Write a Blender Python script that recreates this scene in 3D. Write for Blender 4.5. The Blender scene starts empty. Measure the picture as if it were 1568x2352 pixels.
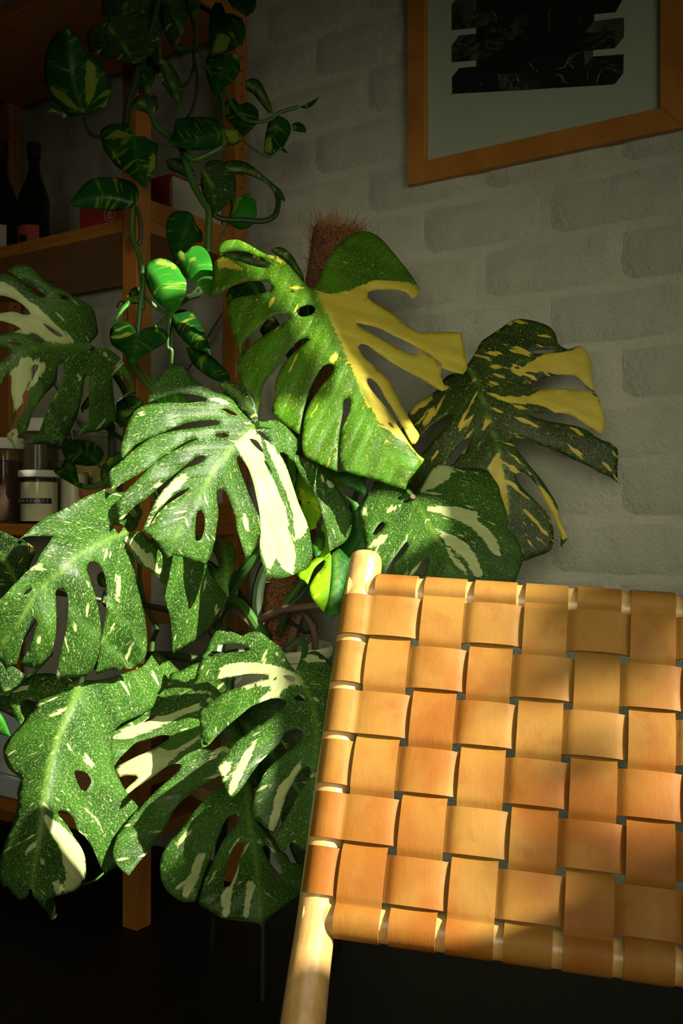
import bpy, bmesh, math, random
import numpy as np
from mathutils import Vector, Matrix, noise
from mathutils.geometry import delaunay_2d_cdt
random.seed(7); np.random.seed(7)
SC = bpy.context.scene
COL = SC.collection

# ------------------------------------------------------------------ camera
F = 2287.0                      # focal length in pixels of the 1568x2352 frame
CAM = Vector((0, 0, 0.906))
cd = bpy.data.cameras.new('camera'); cam = bpy.data.objects.new('camera', cd); COL.objects.link(cam)
cam.location = CAM; cam.rotation_euler = (math.pi/2, 0, 0)
cd.sensor_fit = 'VERTICAL'; cd.sensor_height = 36.0; cd.lens = 36.0*F/2352; cd.clip_start = 0.02
SC.camera = cam
# brick wall frame: W runs along the wall (away to the left), N points out of the wall into the room
W = Vector((-0.829, 0.559, 0)).normalized(); N = Vector((-0.559, -0.829, 0)).normalized()
PW = Vector((-0.2, 2.5, 0)); UP = Vector((0, 0, 1))
def wp(s, t, z): return PW + W*s + N*t + UP*z

# ------------------------------------------------------------------ light
world = bpy.data.worlds.new('world'); SC.world = world; world.use_nodes = True
bg = world.node_tree.nodes['Background']; bg.inputs[0].default_value = (0.75, 0.85, 1.0, 1); bg.inputs[1].default_value = 0.02
HEAD, ELEV, SUN = 50.0, 33.0, 16.0
h_, e_ = math.radians(HEAD), math.radians(ELEV)
SUNDIR = Vector((-math.sin(h_)*math.cos(e_), math.cos(h_)*math.cos(e_), -math.sin(e_)))
sd = bpy.data.lights.new('sun', 'SUN'); sd.energy = SUN; sd.angle = math.radians(0.65); sd.color = (1.0, 0.93, 0.78)
so = bpy.data.objects.new('sun', sd); COL.objects.link(so)
so.rotation_euler = SUNDIR.to_track_quat('-Z', 'Y').to_euler(); so.location = (3, -2, 4)
def area(name, loc, target, sx, sy, e, col, spread=180):
    d = bpy.data.lights.new(name, 'AREA'); d.shape = 'RECTANGLE'; d.size = sx; d.size_y = sy; d.energy = e; d.color = col
    d.spread = math.radians(spread)
    o = bpy.data.objects.new(name, d); COL.objects.link(o); o.location = loc
    o.rotation_euler = (Vector(target)-Vector(loc)).to_track_quat('-Z', 'Y').to_euler(); return o
# sky daylight through the window behind the camera; the second lamp is added fill
area('window_daylight', wp(-2.45, 1.55, 1.35), wp(-0.5, 0.25, 0.85), 1.0, 0.9, 2.9, (1.0, 0.96, 0.74), 80)
area('room_fill', wp(-1.7, 2.7, 1.15), wp(-0.35, 0.3, 0.78), 0.7, 0.7, 2.1, (1.0, 0.95, 0.70), 46)

SC.view_settings.view_transform = 'Standard'; SC.view_settings.look = 'None'
SC.view_settings.gamma = 1.0; SC.view_settings.use_curve_mapping = False
SC.view_settings.exposure = 0.0

# ------------------------------------------------------------------ pixel frames of my notes (offset x, offset y, scale)
FR = dict(FP=(0,0,1), R1=(0,0,2), R3=(0,550,3.015), R4=(450,480,2.412), R5=(240,820,2.376), R6=(800,700,2.412), R7=(0,1050,2.8),
 R8=(0,1500,3.267), S1=(220,1420,2.703), S2=(640,1250,3.409), S3=(1050,1300,3.027), S4=(640,1750,3.409), S5=(1050,1750,3.027),
 S6=(0,900,4.48), S7=(480,1200,4.9), S8=(0,300,2.24), T1=(0,930,5.6), T2=(0,560,4.9), T3=(0,1120,4.9), T4=(200,1120,4.3556),
 T5=(0,1560,4.2), T6=(1000,380,2.5565), T7=(1030,0,3.733), T8=(0,1200,10.69), U1=(220,1480,4.9), U2=(440,1420,4.2),
 U3=(340,1760,3.92), U4=(620,1040,5.6), U5=(420,560,4.612), U6=(0,1560,6.917), U8=(600,1900,5.203))
def pts(s):
    fr = FR['FP']; out = []
    for tk in s.split():
        if tk in FR: fr = FR[tk]; continue
        a, b = tk.split(','); out.append((fr[0]+float(a)/fr[2], fr[1]+float(b)/fr[2]))
    return out
def at(x, y, Y):
    return Vector(((x-784)/F*Y, Y, CAM.z-(y-1176)/F*Y))
def on_wall(x, y, off=0.0):
    d = Vector(((x-784)/F, 1, -(y-1176)/F)); o = PW+N*off
    k = (o-Vector((0,0,0))).dot(N)/d.dot(N); p = d*k; return Vector((p.x, p.y, p.z+CAM.z))

# ------------------------------------------------------------------ object helpers
def props(o, label=None, cat=None, group=None, kind=None):
    if label: o['label'] = label
    if cat: o['category'] = cat
    if group: o['group'] = group
    if kind: o['kind'] = kind
    return o
def empty(name, loc, label, cat, group=None):
    o = bpy.data.objects.new(name, None); COL.objects.link(o); o.location = loc; o.empty_display_size = 0.05
    bpy.context.view_layer.update()
    return props(o, label, cat, group)
def link(name, me, mats, parent=None, smooth=True):
    for m in (mats if isinstance(mats, (list, tuple)) else [mats]): me.materials.append(m)
    o = bpy.data.objects.new(name, me); COL.objects.link(o)
    if smooth: me.polygons.foreach_set('use_smooth', [True]*len(me.polygons))
    if parent is not None:
        o.parent = parent
        if parent.type == 'EMPTY': o.matrix_parent_inverse = Matrix.Translation(-parent.location)
    return o
class MB:
    def __init__(s): s.v = []; s.f = []
    def add(s, vs, fs):
        k = len(s.v); s.v += [tuple(v) for v in vs]; s.f += [tuple(i+k for i in f) for f in fs]; return s
    def hexa(s, c):   # 8 corners: bottom ring 0-3, top ring 4-7
        return s.add(c, [(3,2,1,0),(4,5,6,7),(0,1,5,4),(1,2,6,5),(2,3,7,6),(3,0,4,7)])
    def box(s, o, a, b, c):   # origin corner + three edge vectors
        return s.hexa([o, o+a, o+a+b, o+b, o+c, o+a+c, o+a+b+c, o+b+c])
    def lathe(s, prof, cen, seg=40, ax=None):
        n = len(prof); vs = []; fs = []
        X, Y_, Z = ax if ax else (Vector((1,0,0)), Vector((0,1,0)), Vector((0,0,1)))
        for i in range(seg):
            a = 2*math.pi*i/seg
            for r, z in prof: vs.append(cen+X*(r*math.cos(a))+Y_*(r*math.sin(a))+Z*z)
        for i in range(seg):
            j = (i+1) % seg
            for k in range(n-1): fs.append((i*n+k, j*n+k, j*n+k+1, i*n+k+1))
        return s.add(vs, fs)
    def tube(s, path, rad, seg=8, cap=True, flat=1.0, ref=None):
        n = len(path); vs = []; fs = []; prev = None
        for i, p in enumerate(path):
            t = (path[min(i+1, n-1)]-path[max(i-1, 0)])
            if t.length < 1e-9: t = Vector((0,0,1))
            t.normalize()
            u = ref if ref is not None else (prev if prev is not None else (Vector((0,0,1)) if abs(t.z) < .9 else Vector((1,0,0))))
            u = (u-t*u.dot(t)).normalized(); prev = u; w = t.cross(u)
            r = rad[i] if isinstance(rad, (list, tuple)) else rad
            for k in range(seg):
                a = 2*math.pi*k/seg; vs.append(p+u*(r*math.cos(a))+w*(r*flat*math.sin(a)))
        for i in range(n-1):
            for k in range(seg):
                fs.append((i*seg+k, i*seg+(k+1) % seg, (i+1)*seg+(k+1) % seg, (i+1)*seg+k))
        if cap: fs.append(tuple(range(seg))[::-1]); fs.append(tuple((n-1)*seg+k for k in range(seg)))
        return s.add(vs, fs)
    def mesh(s, name):
        me = bpy.data.meshes.new(name); me.from_pydata(s.v, [], s.f); me.update(); return me
    def build(s, name, mat, parent=None, smooth=True, bevel=0.0, seg=2):
        me = s.mesh(name); o = link(name, me, mat, parent, smooth)
        if bevel:
            b = o.modifiers.new('bevel', 'BEVEL'); b.width = bevel; b.segments = seg; b.limit_method = 'ANGLE'; b.angle_limit = math.radians(40)
        if smooth:
            try: me.set_sharp_from_angle(angle=math.radians(35))
            except Exception: pass
        return o
def smooth_path(P, n=8):
    P = [Vector(p) for p in P]; out = []
    for i in range(len(P)-1):
        a = P[max(i-1, 0)]; b = P[i]; c = P[i+1]; d = P[min(i+2, len(P)-1)]
        for k in range(n):
            t = k/n
            out.append(0.5*((2*b)+(c-a)*t+(2*a-5*b+4*c-d)*t*t+(3*b-a-3*c+d)*t**3))
    out.append(P[-1]); return out

# ------------------------------------------------------------------ materials
class NT:
    def __init__(s, name):
        s.m = bpy.data.materials.new(name); s.m.use_nodes = True; s.t = s.m.node_tree; s.t.nodes.clear()
        s.out = s.t.nodes.new('ShaderNodeOutputMaterial')
    def n(s, kind, **kw):
        x = s.t.nodes.new('ShaderNode'+kind)
        for k, v in kw.items():
            if k.startswith('i_'):
                key = k[2:]; key = int(key) if key.isdigit() else key.replace('_', ' '); s.put(x.inputs[key], v)
            else: setattr(x, k, v)
        return x
    def put(s, sock, v):
        if isinstance(v, bpy.types.NodeSocket): s.t.links.new(v, sock)
        elif isinstance(v, (tuple, list)) and len(v) == 3 and sock.type == 'RGBA': sock.default_value = (*v, 1)
        else: sock.default_value = v
    def math(s, op, a, b=0.0, c=0.0, clamp=False):
        x = s.n('Math', operation=op, use_clamp=clamp); s.put(x.inputs[0], a); s.put(x.inputs[1], b); s.put(x.inputs[2], c); return x.outputs[0]
    def mix(s, f, a, b):
        x = s.n('Mix', data_type='RGBA'); s.put(x.inputs[0], f); s.put(x.inputs[6], a); s.put(x.inputs[7], b); return x.outputs[2]
    def step(s, v, lo, hi):
        x = s.n('MapRange', interpolation_type='SMOOTHSTEP'); s.put(x.inputs[0], v); x.inputs[1].default_value = lo; x.inputs[2].default_value = hi; return x.outputs[0]
    def coord(s, kind='Object', sc=(1,1,1), rot=(0,0,0)):
        c = s.n('TexCoord'); m = s.n('Mapping'); s.t.links.new(c.outputs[kind], m.inputs[0]); m.inputs['Scale'].default_value = sc; m.inputs['Rotation'].default_value = rot; return m.outputs[0]
    def noise(s, vec, scale, det=3, rough=.5, dist=0.0):
        x = s.n('TexNoise'); s.put(x.inputs['Vector'], vec); x.inputs['Scale'].default_value = scale; x.inputs['Detail'].default_value = det
        x.inputs['Roughness'].default_value = rough; x.inputs['Distortion'].default_value = dist; return x.outputs[0]
    def bump(s, h, st=.3, d=.002):
        x = s.n('Bump'); s.put(x.inputs['Height'], h); x.inputs['Strength'].default_value = st; x.inputs['Distance'].default_value = d; return x.outputs[0]
    def pbr(s, col, rough=.5, bump=None, **kw):
        x = s.n('BsdfPrincipled'); s.put(x.inputs['Base Color'], col); s.put(x.inputs['Roughness'], rough)
        if bump is not None: s.t.links.new(bump, x.inputs['Normal'])
        for k, v in kw.items(): s.put(x.inputs[k.replace('_', ' ')], v)
        return x.outputs[0]
    def end(s, sh): s.t.links.new(sh, s.out.inputs[0]); return s.m
def plain(name, col, rough=.5, bump=None, **kw):
    m = NT(name); b = None
    v = m.coord('Object')
    nz = m.noise(v, bump[0] if bump else 30, 4)
    if bump: b = m.bump(nz, bump[1], .002)
    c = m.mix(m.math('MULTIPLY', nz, .25), col, tuple(x*.6 for x in col))
    return m.end(m.pbr(c, rough, b, **kw))
def leafmat(name, dark, light, cream, fine=(.575, .635), big=(.66, .69), trans=.3, pothos=False, rough=.41, sheen=None):
    m = NT(name)
    uv = m.n('UVMap', uv_map='veins').outputs[0]
    def sc(v, x, y):
        k = m.n('VectorMath', operation='MULTIPLY'); m.put(k.inputs[0], v); k.inputs[1].default_value = (x, y, 1); return k.outputs[0]
    a_cream = m.n('Attribute', attribute_name='cream').outputs['Fac']
    a_brown = m.n('Attribute', attribute_name='brown').outputs['Fac']
    a_rib = m.n('Attribute', attribute_name='rib').outputs['Fac']
    n_big = m.noise(sc(uv, 60, 16), 1, 2)
    n_fine = m.noise(sc(uv, 760, 300), 1, 1)
    n_mid = m.noise(sc(uv, 240, 80), 1, 2, .6)
    n_low = m.noise(sc(uv, 25, 9), 1, 2)
    if pothos:
        n_str = m.noise(sc(uv, 130, 12), 1, 3, .6)
        sp = m.math('MULTIPLY', m.step(n_str, .56, .66), .75)
        sp = m.math('MAXIMUM', sp, m.math('MULTIPLY', m.step(n_big, .62, .70), .8))
    else:
        sp = m.math('MAXIMUM', m.math('MULTIPLY', m.step(n_fine, *fine), .42), m.math('MAXIMUM', m.math('MULTIPLY', m.step(n_mid, .645, .675), .72), m.step(n_big, *big)))
    edge = m.math('ADD', a_cream, m.math('MULTIPLY', m.math('SUBTRACT', m.noise(sc(uv, 160, 30), 1, 4, .7), .5), .9))
    cm = m.step(edge, .46, .54)
    sp = m.math('MAXIMUM', sp, cm)
    green = m.mix(m.step(n_low, .3, .7), dark, light)
    cvar = m.mix(m.step(m.noise(sc(uv, 40, 14), 1, 3), .35, .65), cream, tuple(c*.82 for c in cream))
    col = m.mix(sp, green, cvar)
    # veins
    vx = m.n('SeparateXYZ'); m.put(vx.inputs[0], uv)
    per = m.math('PINGPONG', vx.outputs[0], .014 if not pothos else .010)
    lat = m.math('MULTIPLY', m.step(per, .0011, .0001), .0 if pothos else .38)
    vein = m.math('MAXIMUM', lat, a_rib)
    col = m.mix(m.math('MULTIPLY', vein, .75), col, (.16, .30, .035) if not pothos else (.06, .14, .015))
    brn = m.step(m.math('ADD', a_brown, m.math('MULTIPLY', m.math('SUBTRACT', n_mid, .5), .8)), .45, .6)
    col = m.mix(brn, col, (.22, .09, .035))
    h = m.math('ADD', m.math('MULTIPLY', m.step(per, .006, .0), -.6), m.math('MULTIPLY', m.noise(sc(uv, 300, 300), 1, 2), .12))
    p = m.pbr(col, m.math('ADD', rough, m.math('MULTIPLY', n_low, .12)), m.bump(h, .35 if not pothos else .2, .0015), Specular_IOR_Level=.26)
    tr = m.n('BsdfTranslucent'); m.put(tr.inputs[0], m.mix(.55, col, (.45, .75, .02)))
    mx = m.n('MixShader'); mx.inputs[0].default_value = trans; m.t.links.new(p, mx.inputs[1]); m.t.links.new(tr.outputs[0], mx.inputs[2])
    return m.end(mx.outputs[0])
def woodmat(name, c1, c2, sc=(1, 1, 1), ring=14, rough=.5, knots=True):
    m = NT(name); v = m.coord('Object', sc)
    w = m.noise(v, ring, 4, .6, .6); fine = m.noise(v, ring*6, 3, .6)
    col = m.mix(m.step(w, .35, .65), c1, c2)
    col = m.mix(m.math('MULTIPLY', fine, .35), col, tuple(x*.7 for x in c2))
    if knots:
        k = m.n('TexVoronoi'); m.put(k.inputs['Vector'], m.coord('Object', (sc[0]*.9+2, sc[1]*.9+2, sc[2]*.9+2))); k.inputs['Scale'].default_value = 2.2
        col = m.mix(m.math('MULTIPLY', m.step(k.outputs['Distance'], .13, .05), .75), col, (.12, .035, .008))
    return m.end(m.pbr(col, rough, m.bump(fine, .15, .001)))
def leathermat():
    m = NT('tan_leather'); v = m.coord('Object')
    a = m.noise(v, 9, 3, .55, .4); b = m.noise(v, 45, 4, .6); g = m.noise(m.coord('Object', (1, 1, .18)), 260, 3, .6)
    col = m.mix(m.step(a, .36, .64), (.22, .078, .009), (.27, .140, .026))
    col = m.mix(m.math('MULTIPLY', m.step(b, .5, .75), .35), col, (.17, .044, .004))
    col = m.mix(m.math('MULTIPLY', g, .18), col, (.16, .05, .005))
    return m.end(m.pbr(col, m.math('ADD', .46, m.math('MULTIPLY', b, .2)), m.bump(m.math('ADD', g, m.math('MULTIPLY', b, .6)), .22, .0012), Specular_IOR_Level=.16))
def wallmat(name, col, bumpk=1.0):
    m = NT(name); v = m.coord('Object')
    a = m.noise(v, 14, 5, .62); b = m.noise(v, 120, 4, .7); c = m.noise(m.coord('Object', (1, 1, .6)), 420, 3, .7); s = m.noise(v, 3, 3)
    cc = m.mix(m.step(s, .3, .75), col, tuple(x*.86 for x in col))
    h = m.math('ADD', m.math('MULTIPLY', a, 1.1), m.math('ADD', m.math('MULTIPLY', b, .40), m.math('MULTIPLY', c, .30)))
    return m.end(m.pbr(cc, .75, m.bump(h, 1.0*bumpk, .016)))
def coirmat():
    m = NT('coir'); v = m.coord('Object', (1, 1, 1.0))
    a = m.noise(v, 90, 4, .7, 2.5); b = m.noise(v, 420, 3, .7, 1.5)
    return m.end(m.pbr(m.mix(m.step(a, .35, .65), (.11, .035, .012), (.44, .17, .050)), .9, m.bump(m.math('ADD', a, b), 1.0, .006)))
M = {}
M['leaf'] = leafmat('monstera_leaf', (.015, .064, .005), (.034, .122, .007), (.56, .62, .28))
M['leaf_shade_yellow'] = leafmat('monstera_leaf_shade_yellow', (.024, .105, .005), (.055, .215, .006), (.68, .55, .060), trans=.38)  # cream darkened to its mustard shade tone, green brightened as if sunlit
M['leaf_shade'] = leafmat('monstera_leaf_shaded', (.004, .026, .006), (.010, .055, .008), (.66, .52, .07), big=(.60, .625), trans=.15)  # shade put into the colour: darker green, mustard cream
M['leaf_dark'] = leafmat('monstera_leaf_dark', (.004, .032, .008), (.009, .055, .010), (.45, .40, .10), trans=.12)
M['leaf_backlit'] = leafmat('monstera_leaf_backlit', (.16, .42, .006), (.32, .62, .008), (.78, .82, .06), trans=.55)  # backlit glow put into the colour as bright lime
M['leaf_new'] = leafmat('monstera_leaf_thin', (.005, .08, .010), (.010, .12, .010), (.2, .33, .04), trans=.35)
M['pothos'] = leafmat('pothos_leaf', (.004, .042, .006), (.009, .075, .007), (.20, .27, .025), pothos=True, trans=.2, rough=.3)
M['pothos_light'] = leafmat('pothos_leaf_bright', (.018, .17, .012), (.03, .24, .018), (.30, .45, .06), pothos=True, trans=.3, rough=.32)  # brighter green than the other pothos leaves
M['stem'] = plain('green_stem', (.04, .12, .012), .45)
M['stem_dark'] = plain('dark_vine', (.014, .032, .006), .5)
M['root'] = plain('aerial_root', (.09, .05, .025), .7)
M['pine'] = woodmat('pine_wood', (.50, .20, .035), (.42, .15, .022), (1, 1, .12), 26, .5)
M['pine_h'] = woodmat('pine_board', (.52, .21, .035), (.42, .145, .020), (.5, .5, 9), 9, .5)
M['oak'] = woodmat('picture_frame_wood', (.52, .22, .04), (.42, .16, .024), (1, 1, 1), 12, .45, False)
M['birch'] = woodmat('chair_wood', (.52, .34, .12), (.44, .26, .08), (6, 6, .35), 22, .35, False)
M['leather'] = leathermat()
M['leather_edge'] = plain('leather_cut_edge', (.28, .10, .025), .8)
M['brick'] = wallmat('white_painted_brick', (.70, .70, .53))
M['mortar'] = wallmat('white_painted_mortar', (.69, .69, .52), .8)
M['plaster'] = plain('dark_plaster', (.10, .09, .075), .9)
M['floor'] = woodmat('dark_floorboards', (.012, .009, .007), (.007, .005, .004), (1, .1, 1), 20, .55, False)
M['coir'] = coirmat()
M['fibre'] = plain('coir_fibre', (.34, .15, .05), .8)
M['soil'] = plain('potting_soil', (.02, .013, .008), .95, (160, 1.0))
M['pot'] = plain('white_green_ceramic', (.62, .64, .42), .35)
M['white'] = plain('white_plastic', (.70, .68, .55), .4)
M['planter'] = plain('pale_grey_plastic', (.62, .66, .66), .45)
M['black'] = plain('black_plastic', (.012, .012, .012), .4)
M['bottle'] = plain('dark_bottle_glass', (.010, .012, .006), .08, None, Specular_IOR_Level=.5)
M['label_cream'] = plain('cream_paper', (.45, .38, .26), .8)
M['label_red'] = plain('red_paper', (.42, .06, .03), .7)
M['red'] = plain('red_cover', (.45, .05, .018), .5)
M['paper'] = plain('page_edges', (.52, .48, .36), .8)
M['metal'] = plain('galvanised_steel', (.35, .34, .32), .35, None, Metallic=.9)
M['cork'] = plain('cork', (.42, .17, .055), .85, (60, .6))
M['pasta'] = plain('pale_yellow_grains', (.45, .36, .10), .7, (150, .8))
M['dark_grain'] = plain('dark_dry_goods', (.05, .022, .012), .7, (150, .8))
M['powder'] = plain('off_white_powder', (.80, .77, .56), .8, (60, .4))
M['mat'] = plain('picture_mat_board', (.62, .64, .50), .8)
def glassmat(name, tint, rough=.03):
    m = NT(name); g = m.n('BsdfGlass'); g.inputs[0].default_value = (*tint, 1); g.inputs['Roughness'].default_value = rough; g.inputs['IOR'].default_value = 1.3
    t = m.n('BsdfTransparent'); t.inputs[0].default_value = (*tint, 1); mx = m.n('MixShader'); mx.inputs[0].default_value = .75
    m.t.links.new(g.outputs[0], mx.inputs[1]); m.t.links.new(t.outputs[0], mx.inputs[2]); return m.end(mx.outputs[0])
M['glass'] = glassmat('clear_glass', (.95, .95, .90))
def pane():
    m = NT('picture_glass'); g = m.n('BsdfGlossy'); g.inputs['Roughness'].default_value = .12; g.inputs[0].default_value = (1, 1, 1, 1)
    t = m.n('BsdfTransparent'); t.inputs[0].default_value = (.93, .95, .93, 1); mx = m.n('MixShader'); mx.inputs[0].default_value = .04
    m.t.links.new(t.outputs[0], mx.inputs[1]); m.t.links.new(g.outputs[0], mx.inputs[2]); return m.end(mx.outputs[0])
M['pane'] = pane()
def marble(name, sc, dist, lo, hi, base, ink):
    m = NT(name); v = m.coord('Object', (sc, sc, sc*1.4))
    a = m.noise(v, 5, 5, .55, dist); b = m.noise(v, 2, 3)
    k = m.math('MULTIPLY', m.step(m.math('ABSOLUTE', m.math('SUBTRACT', a, .5)), hi, lo), m.step(b, .40, .62))
    return m.end(m.pbr(m.mix(k, base, ink), .6))
M['ink_a'] = marble('black_marbled_print', 1.4, 3.2, .002, .018, (.012, .013, .010), (.26, .28, .20))
M['ink_b'] = marble('mottled_print', 5.0, 1.2, .01, .10, (.020, .022, .016), (.12, .13, .09))
M['ink_c'] = marble('wormy_print', 16.0, 2.0, .005, .05, (.010, .011, .008), (.24, .25, .18))
M['ink_d'] = marble('grey_print', 2.5, 2.0, .02, .2, (.05, .055, .04), (.16, .17, .12))
# ------------------------------------------------------------------ leaves: outline, holes, veins and colour sectors on a bent blade
def seg_tables(poly):
    a = np.array(poly, float); b = np.roll(a, -1, 0); return a, b
def dist_poly(P, poly):            # signed distance (positive inside), pixels
    a, b = seg_tables(poly); P = np.asarray(P, float)
    best = np.full(len(P), 1e9); ins = np.zeros(len(P), bool)
    for (ax, ay), (bx, by) in zip(a, b):
        dx, dy = bx-ax, by-ay; L = dx*dx+dy*dy+1e-12
        t = np.clip(((P[:,0]-ax)*dx+(P[:,1]-ay)*dy)/L, 0, 1)
        d = np.hypot(P[:,0]-ax-t*dx, P[:,1]-ay-t*dy); best = np.minimum(best, d)
        c = ((ay > P[:,1]) != (by > P[:,1])); xi = ax+(P[:,1]-ay)/(by-ay+1e-12)*dx
        ins ^= c & (P[:,0] < xi)
    return np.where(ins, best, -best)
def rounded(poly, step=9.0, corner=62):
    P = [Vector(p) for p in poly]; n = len(P); out = []
    def ang(i):
        a = (P[i]-P[i-1]); b = (P[(i+1) % n]-P[i])
        if a.length < 1e-6 or b.length < 1e-6: return 180
        return math.degrees(a.angle(b))
    cor = [ang(i) > corner for i in range(n)]
    for i in range(n):
        b, c = P[i], P[(i+1) % n]; a = P[i-1] if not cor[i] else b; d = P[(i+2) % n] if not cor[(i+1) % n] else c
        k = max(1, int(round((c-b).length/step)))
        for j in range(k):
            t = j/k
            q = 0.5*((2*b)+(c-a)*t+(2*a-5*b+4*c-d)*t*t+(3*b-a-3*c+d)*t**3); out.append((q.x, q.y))
    return out
def midrib(P, mid):
    P = np.asarray(P, float); m = np.array(mid, float); L = np.hypot(*(m[1:]-m[:-1]).T); cum = np.concatenate([[0], np.cumsum(L)])
    best = np.full(len(P), 1e9); tt = np.zeros(len(P)); vv = np.zeros(len(P))
    for k in range(len(L)):
        d = (m[k+1]-m[k])/L[k]; r = P-m[k]
        al = r@d; lo = 0 if k else -1e9; hi = L[k] if k < len(L)-1 else 1e9
        al = np.clip(al, lo, hi); q = r-al[:,None]*d; dd = np.hypot(*q.T); side = d[0]*r[:,1]-d[1]*r[:,0]
        u = dd < best; best = np.where(u, dd, best); tt = np.where(u, cum[k]+al, tt); vv = np.where(u, np.where(side >= 0, dd, -dd), vv)
    return tt, vv, cum[-1]
def sstep(x): x = np.clip(x, 0, 1); return x*x*(3-2*x)
LEAF_COUNT = [0]
def leaf(parent, out, mid, d0, d1, bow=0.0, R=0.0, Lf=0.0, cR=0.0, cL=0.0, crease=14.0, holes=(), cream=(), brown=(), mat='leaf', name='leaf',
         vein=.8, step=10.0, wob=.004, quilt=.0022, ribw=4.0, label=None, tipbend=0.0, seed=None, thick=.0007):
    """out/holes/cream in pixel notes; d0,d1 depth of base and tip (m); R/Lf slope per 100 px to the right/left of the midrib; cR/cL curvature."""
    LEAF_COUNT[0] += 1; sd = seed if seed is not None else LEAF_COUNT[0]
    P = rounded(pts(out), step*.9); HO = [rounded(pts(h), step*.7) for h in holes]; mid = [tuple(p) for p in smooth_path([Vector((x, y, 0)) for x, y in pts(mid)], 6)]
    mid = [(p[0], p[1]) for p in mid]
    xs = [p[0] for p in P]; ys = [p[1] for p in P]
    g = []; y = min(ys); k = 0
    while y < max(ys):
        x = min(xs)+(step*.5 if k % 2 else 0)
        while x < max(xs): g.append((x, y)); x += step
        y += step*.87; k += 1
    ok = dist_poly(g, P) > step*.45
    for h in HO: ok &= dist_poly(g, h) < -step*.45
    g = [p for p, o in zip(g, ok) if o]
    V = list(P); E = [(i, (i+1) % len(P)) for i in range(len(P))]
    for h in HO:
        b = len(V); V += h; E += [(b+i, b+(i+1) % len(h)) for i in range(len(h))]
    V += g
    ve, ed, fa, _, _, _ = delaunay_2d_cdt([Vector(v) for v in V], E, [], 0, 1e-4)
    ve = np.array([(v.x, v.y) for v in ve]); fa = np.array([f for f in fa if len(f) == 3])
    cen = ve[fa].mean(1)
    ok = dist_poly(cen, P) > 0
    for h in HO: ok &= dist_poly(cen, h) < 0
    fa = fa[ok]; used = np.unique(fa); remap = -np.ones(len(ve), int); remap[used] = np.arange(len(used)); ve = ve[used]; fa = remap[fa]
    t, v, Lm = midrib(ve, mid); tn = t/Lm; av = np.abs(v)
    sv = np.sqrt(av**2+crease**2)-crease
    dep = d0+(d1-d0)*tn - bow*4*np.clip(tn, -.3, 1.3)*(1-np.clip(tn, -.3, 1.3))
    dep += np.where(v < 0, R, Lf)*sv/100 + np.where(v < 0, cR, cL)*(av/100)**2 + tipbend*np.clip(tn-.6, 0, 1)**2
    ppm = F/((d0+d1)/2)                       # pixels per metre
    ux = (t-vein*av)/ppm; uy = np.sign(v)*av*math.hypot(1, vein)/ppm
    # pillow between the side veins and a slow ripple
    dep += -quilt*np.abs(np.sin(ux*math.pi/.028))*np.minimum(av/40, 1)
    rip = np.array([noise.noise(Vector((a*.011+sd*3.1, b*.011, sd))) for a, b in ve]); dep += wob*rip*2
    edge = np.maximum(0, 1-np.abs(dist_poly(ve, P))/14); dep += .0015*edge
    co = np.stack([(ve[:,0]-784)/F*dep, dep, CAM.z-(ve[:,1]-1176)/F*dep], 1)
    me = bpy.data.meshes.new(name); me.from_pydata(co.tolist(), [], fa.tolist())
    # face the camera side
    me.update()
    if me.polygons and sum(p.normal.y for p in list(me.polygons)[:60]) > 0: me.flip_normals()
    uvl = me.uv_layers.new(name='veins'); li = np.zeros(len(me.loops), int); me.loops.foreach_get('vertex_index', li)
    off = sd*.731
    uvl.data.foreach_set('uv', np.stack([ux+off, uy+off], 1)[li].ravel())
    def attr(nm, polys, w=14.0):
        a = me.attributes.new(nm, 'FLOAT', 'POINT'); val = np.zeros(len(ve))
        for q in polys: val = np.maximum(val, np.clip(.5+dist_poly(ve, pts(q))/w*.5, 0, 1))
        a.data.foreach_set('value', val)
    attr('cream', cream, 11.0); attr('brown', brown, 9.0)
    a = me.attributes.new('rib', 'FLOAT', 'POINT'); a.data.foreach_set('value', sstep(1.0-av/(ribw*2.2*(1-.6*np.clip(tn, 0, 1)))))
    o = link(name, me, M[mat], parent)
    if thick:
        so_ = o.modifiers.new('thickness', 'SOLIDIFY'); so_.thickness = thick; so_.offset = -1
    if label: o['label'] = label
    return o
def pxpath(s, deps, n=8):
    P = pts(s); m = len(P)
    D = [deps[0]+(deps[1]-deps[0])*i/(m-1) for i in range(m)] if len(deps) == 2 and m != 2 else list(deps)
    return smooth_path([at(x, y, d) for (x, y), d in zip(P, D)], n)
def vine(parent, s, deps, r, name='vine', mat='stem_dark', r1=None):
    p = pxpath(s, deps, 6); rr = [r+((r1 or r)-r)*i/(len(p)-1) for i in range(len(p))]
    return MB().tube(p, rr, 8).build(name, M[mat], parent)

# ================================================================== the room
def struct(o): o['kind'] = 'structure'; return o
S0, S1_, T1_ = -2.9, 2.4, 4.0      # room extents along the wall and away from it
CH = 3.1
wall = struct(MB().box(wp(S0, 0, 0), W*(S1_-S0), N*-.15, UP*CH).build('wall_back', M['mortar'], smooth=False))
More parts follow.
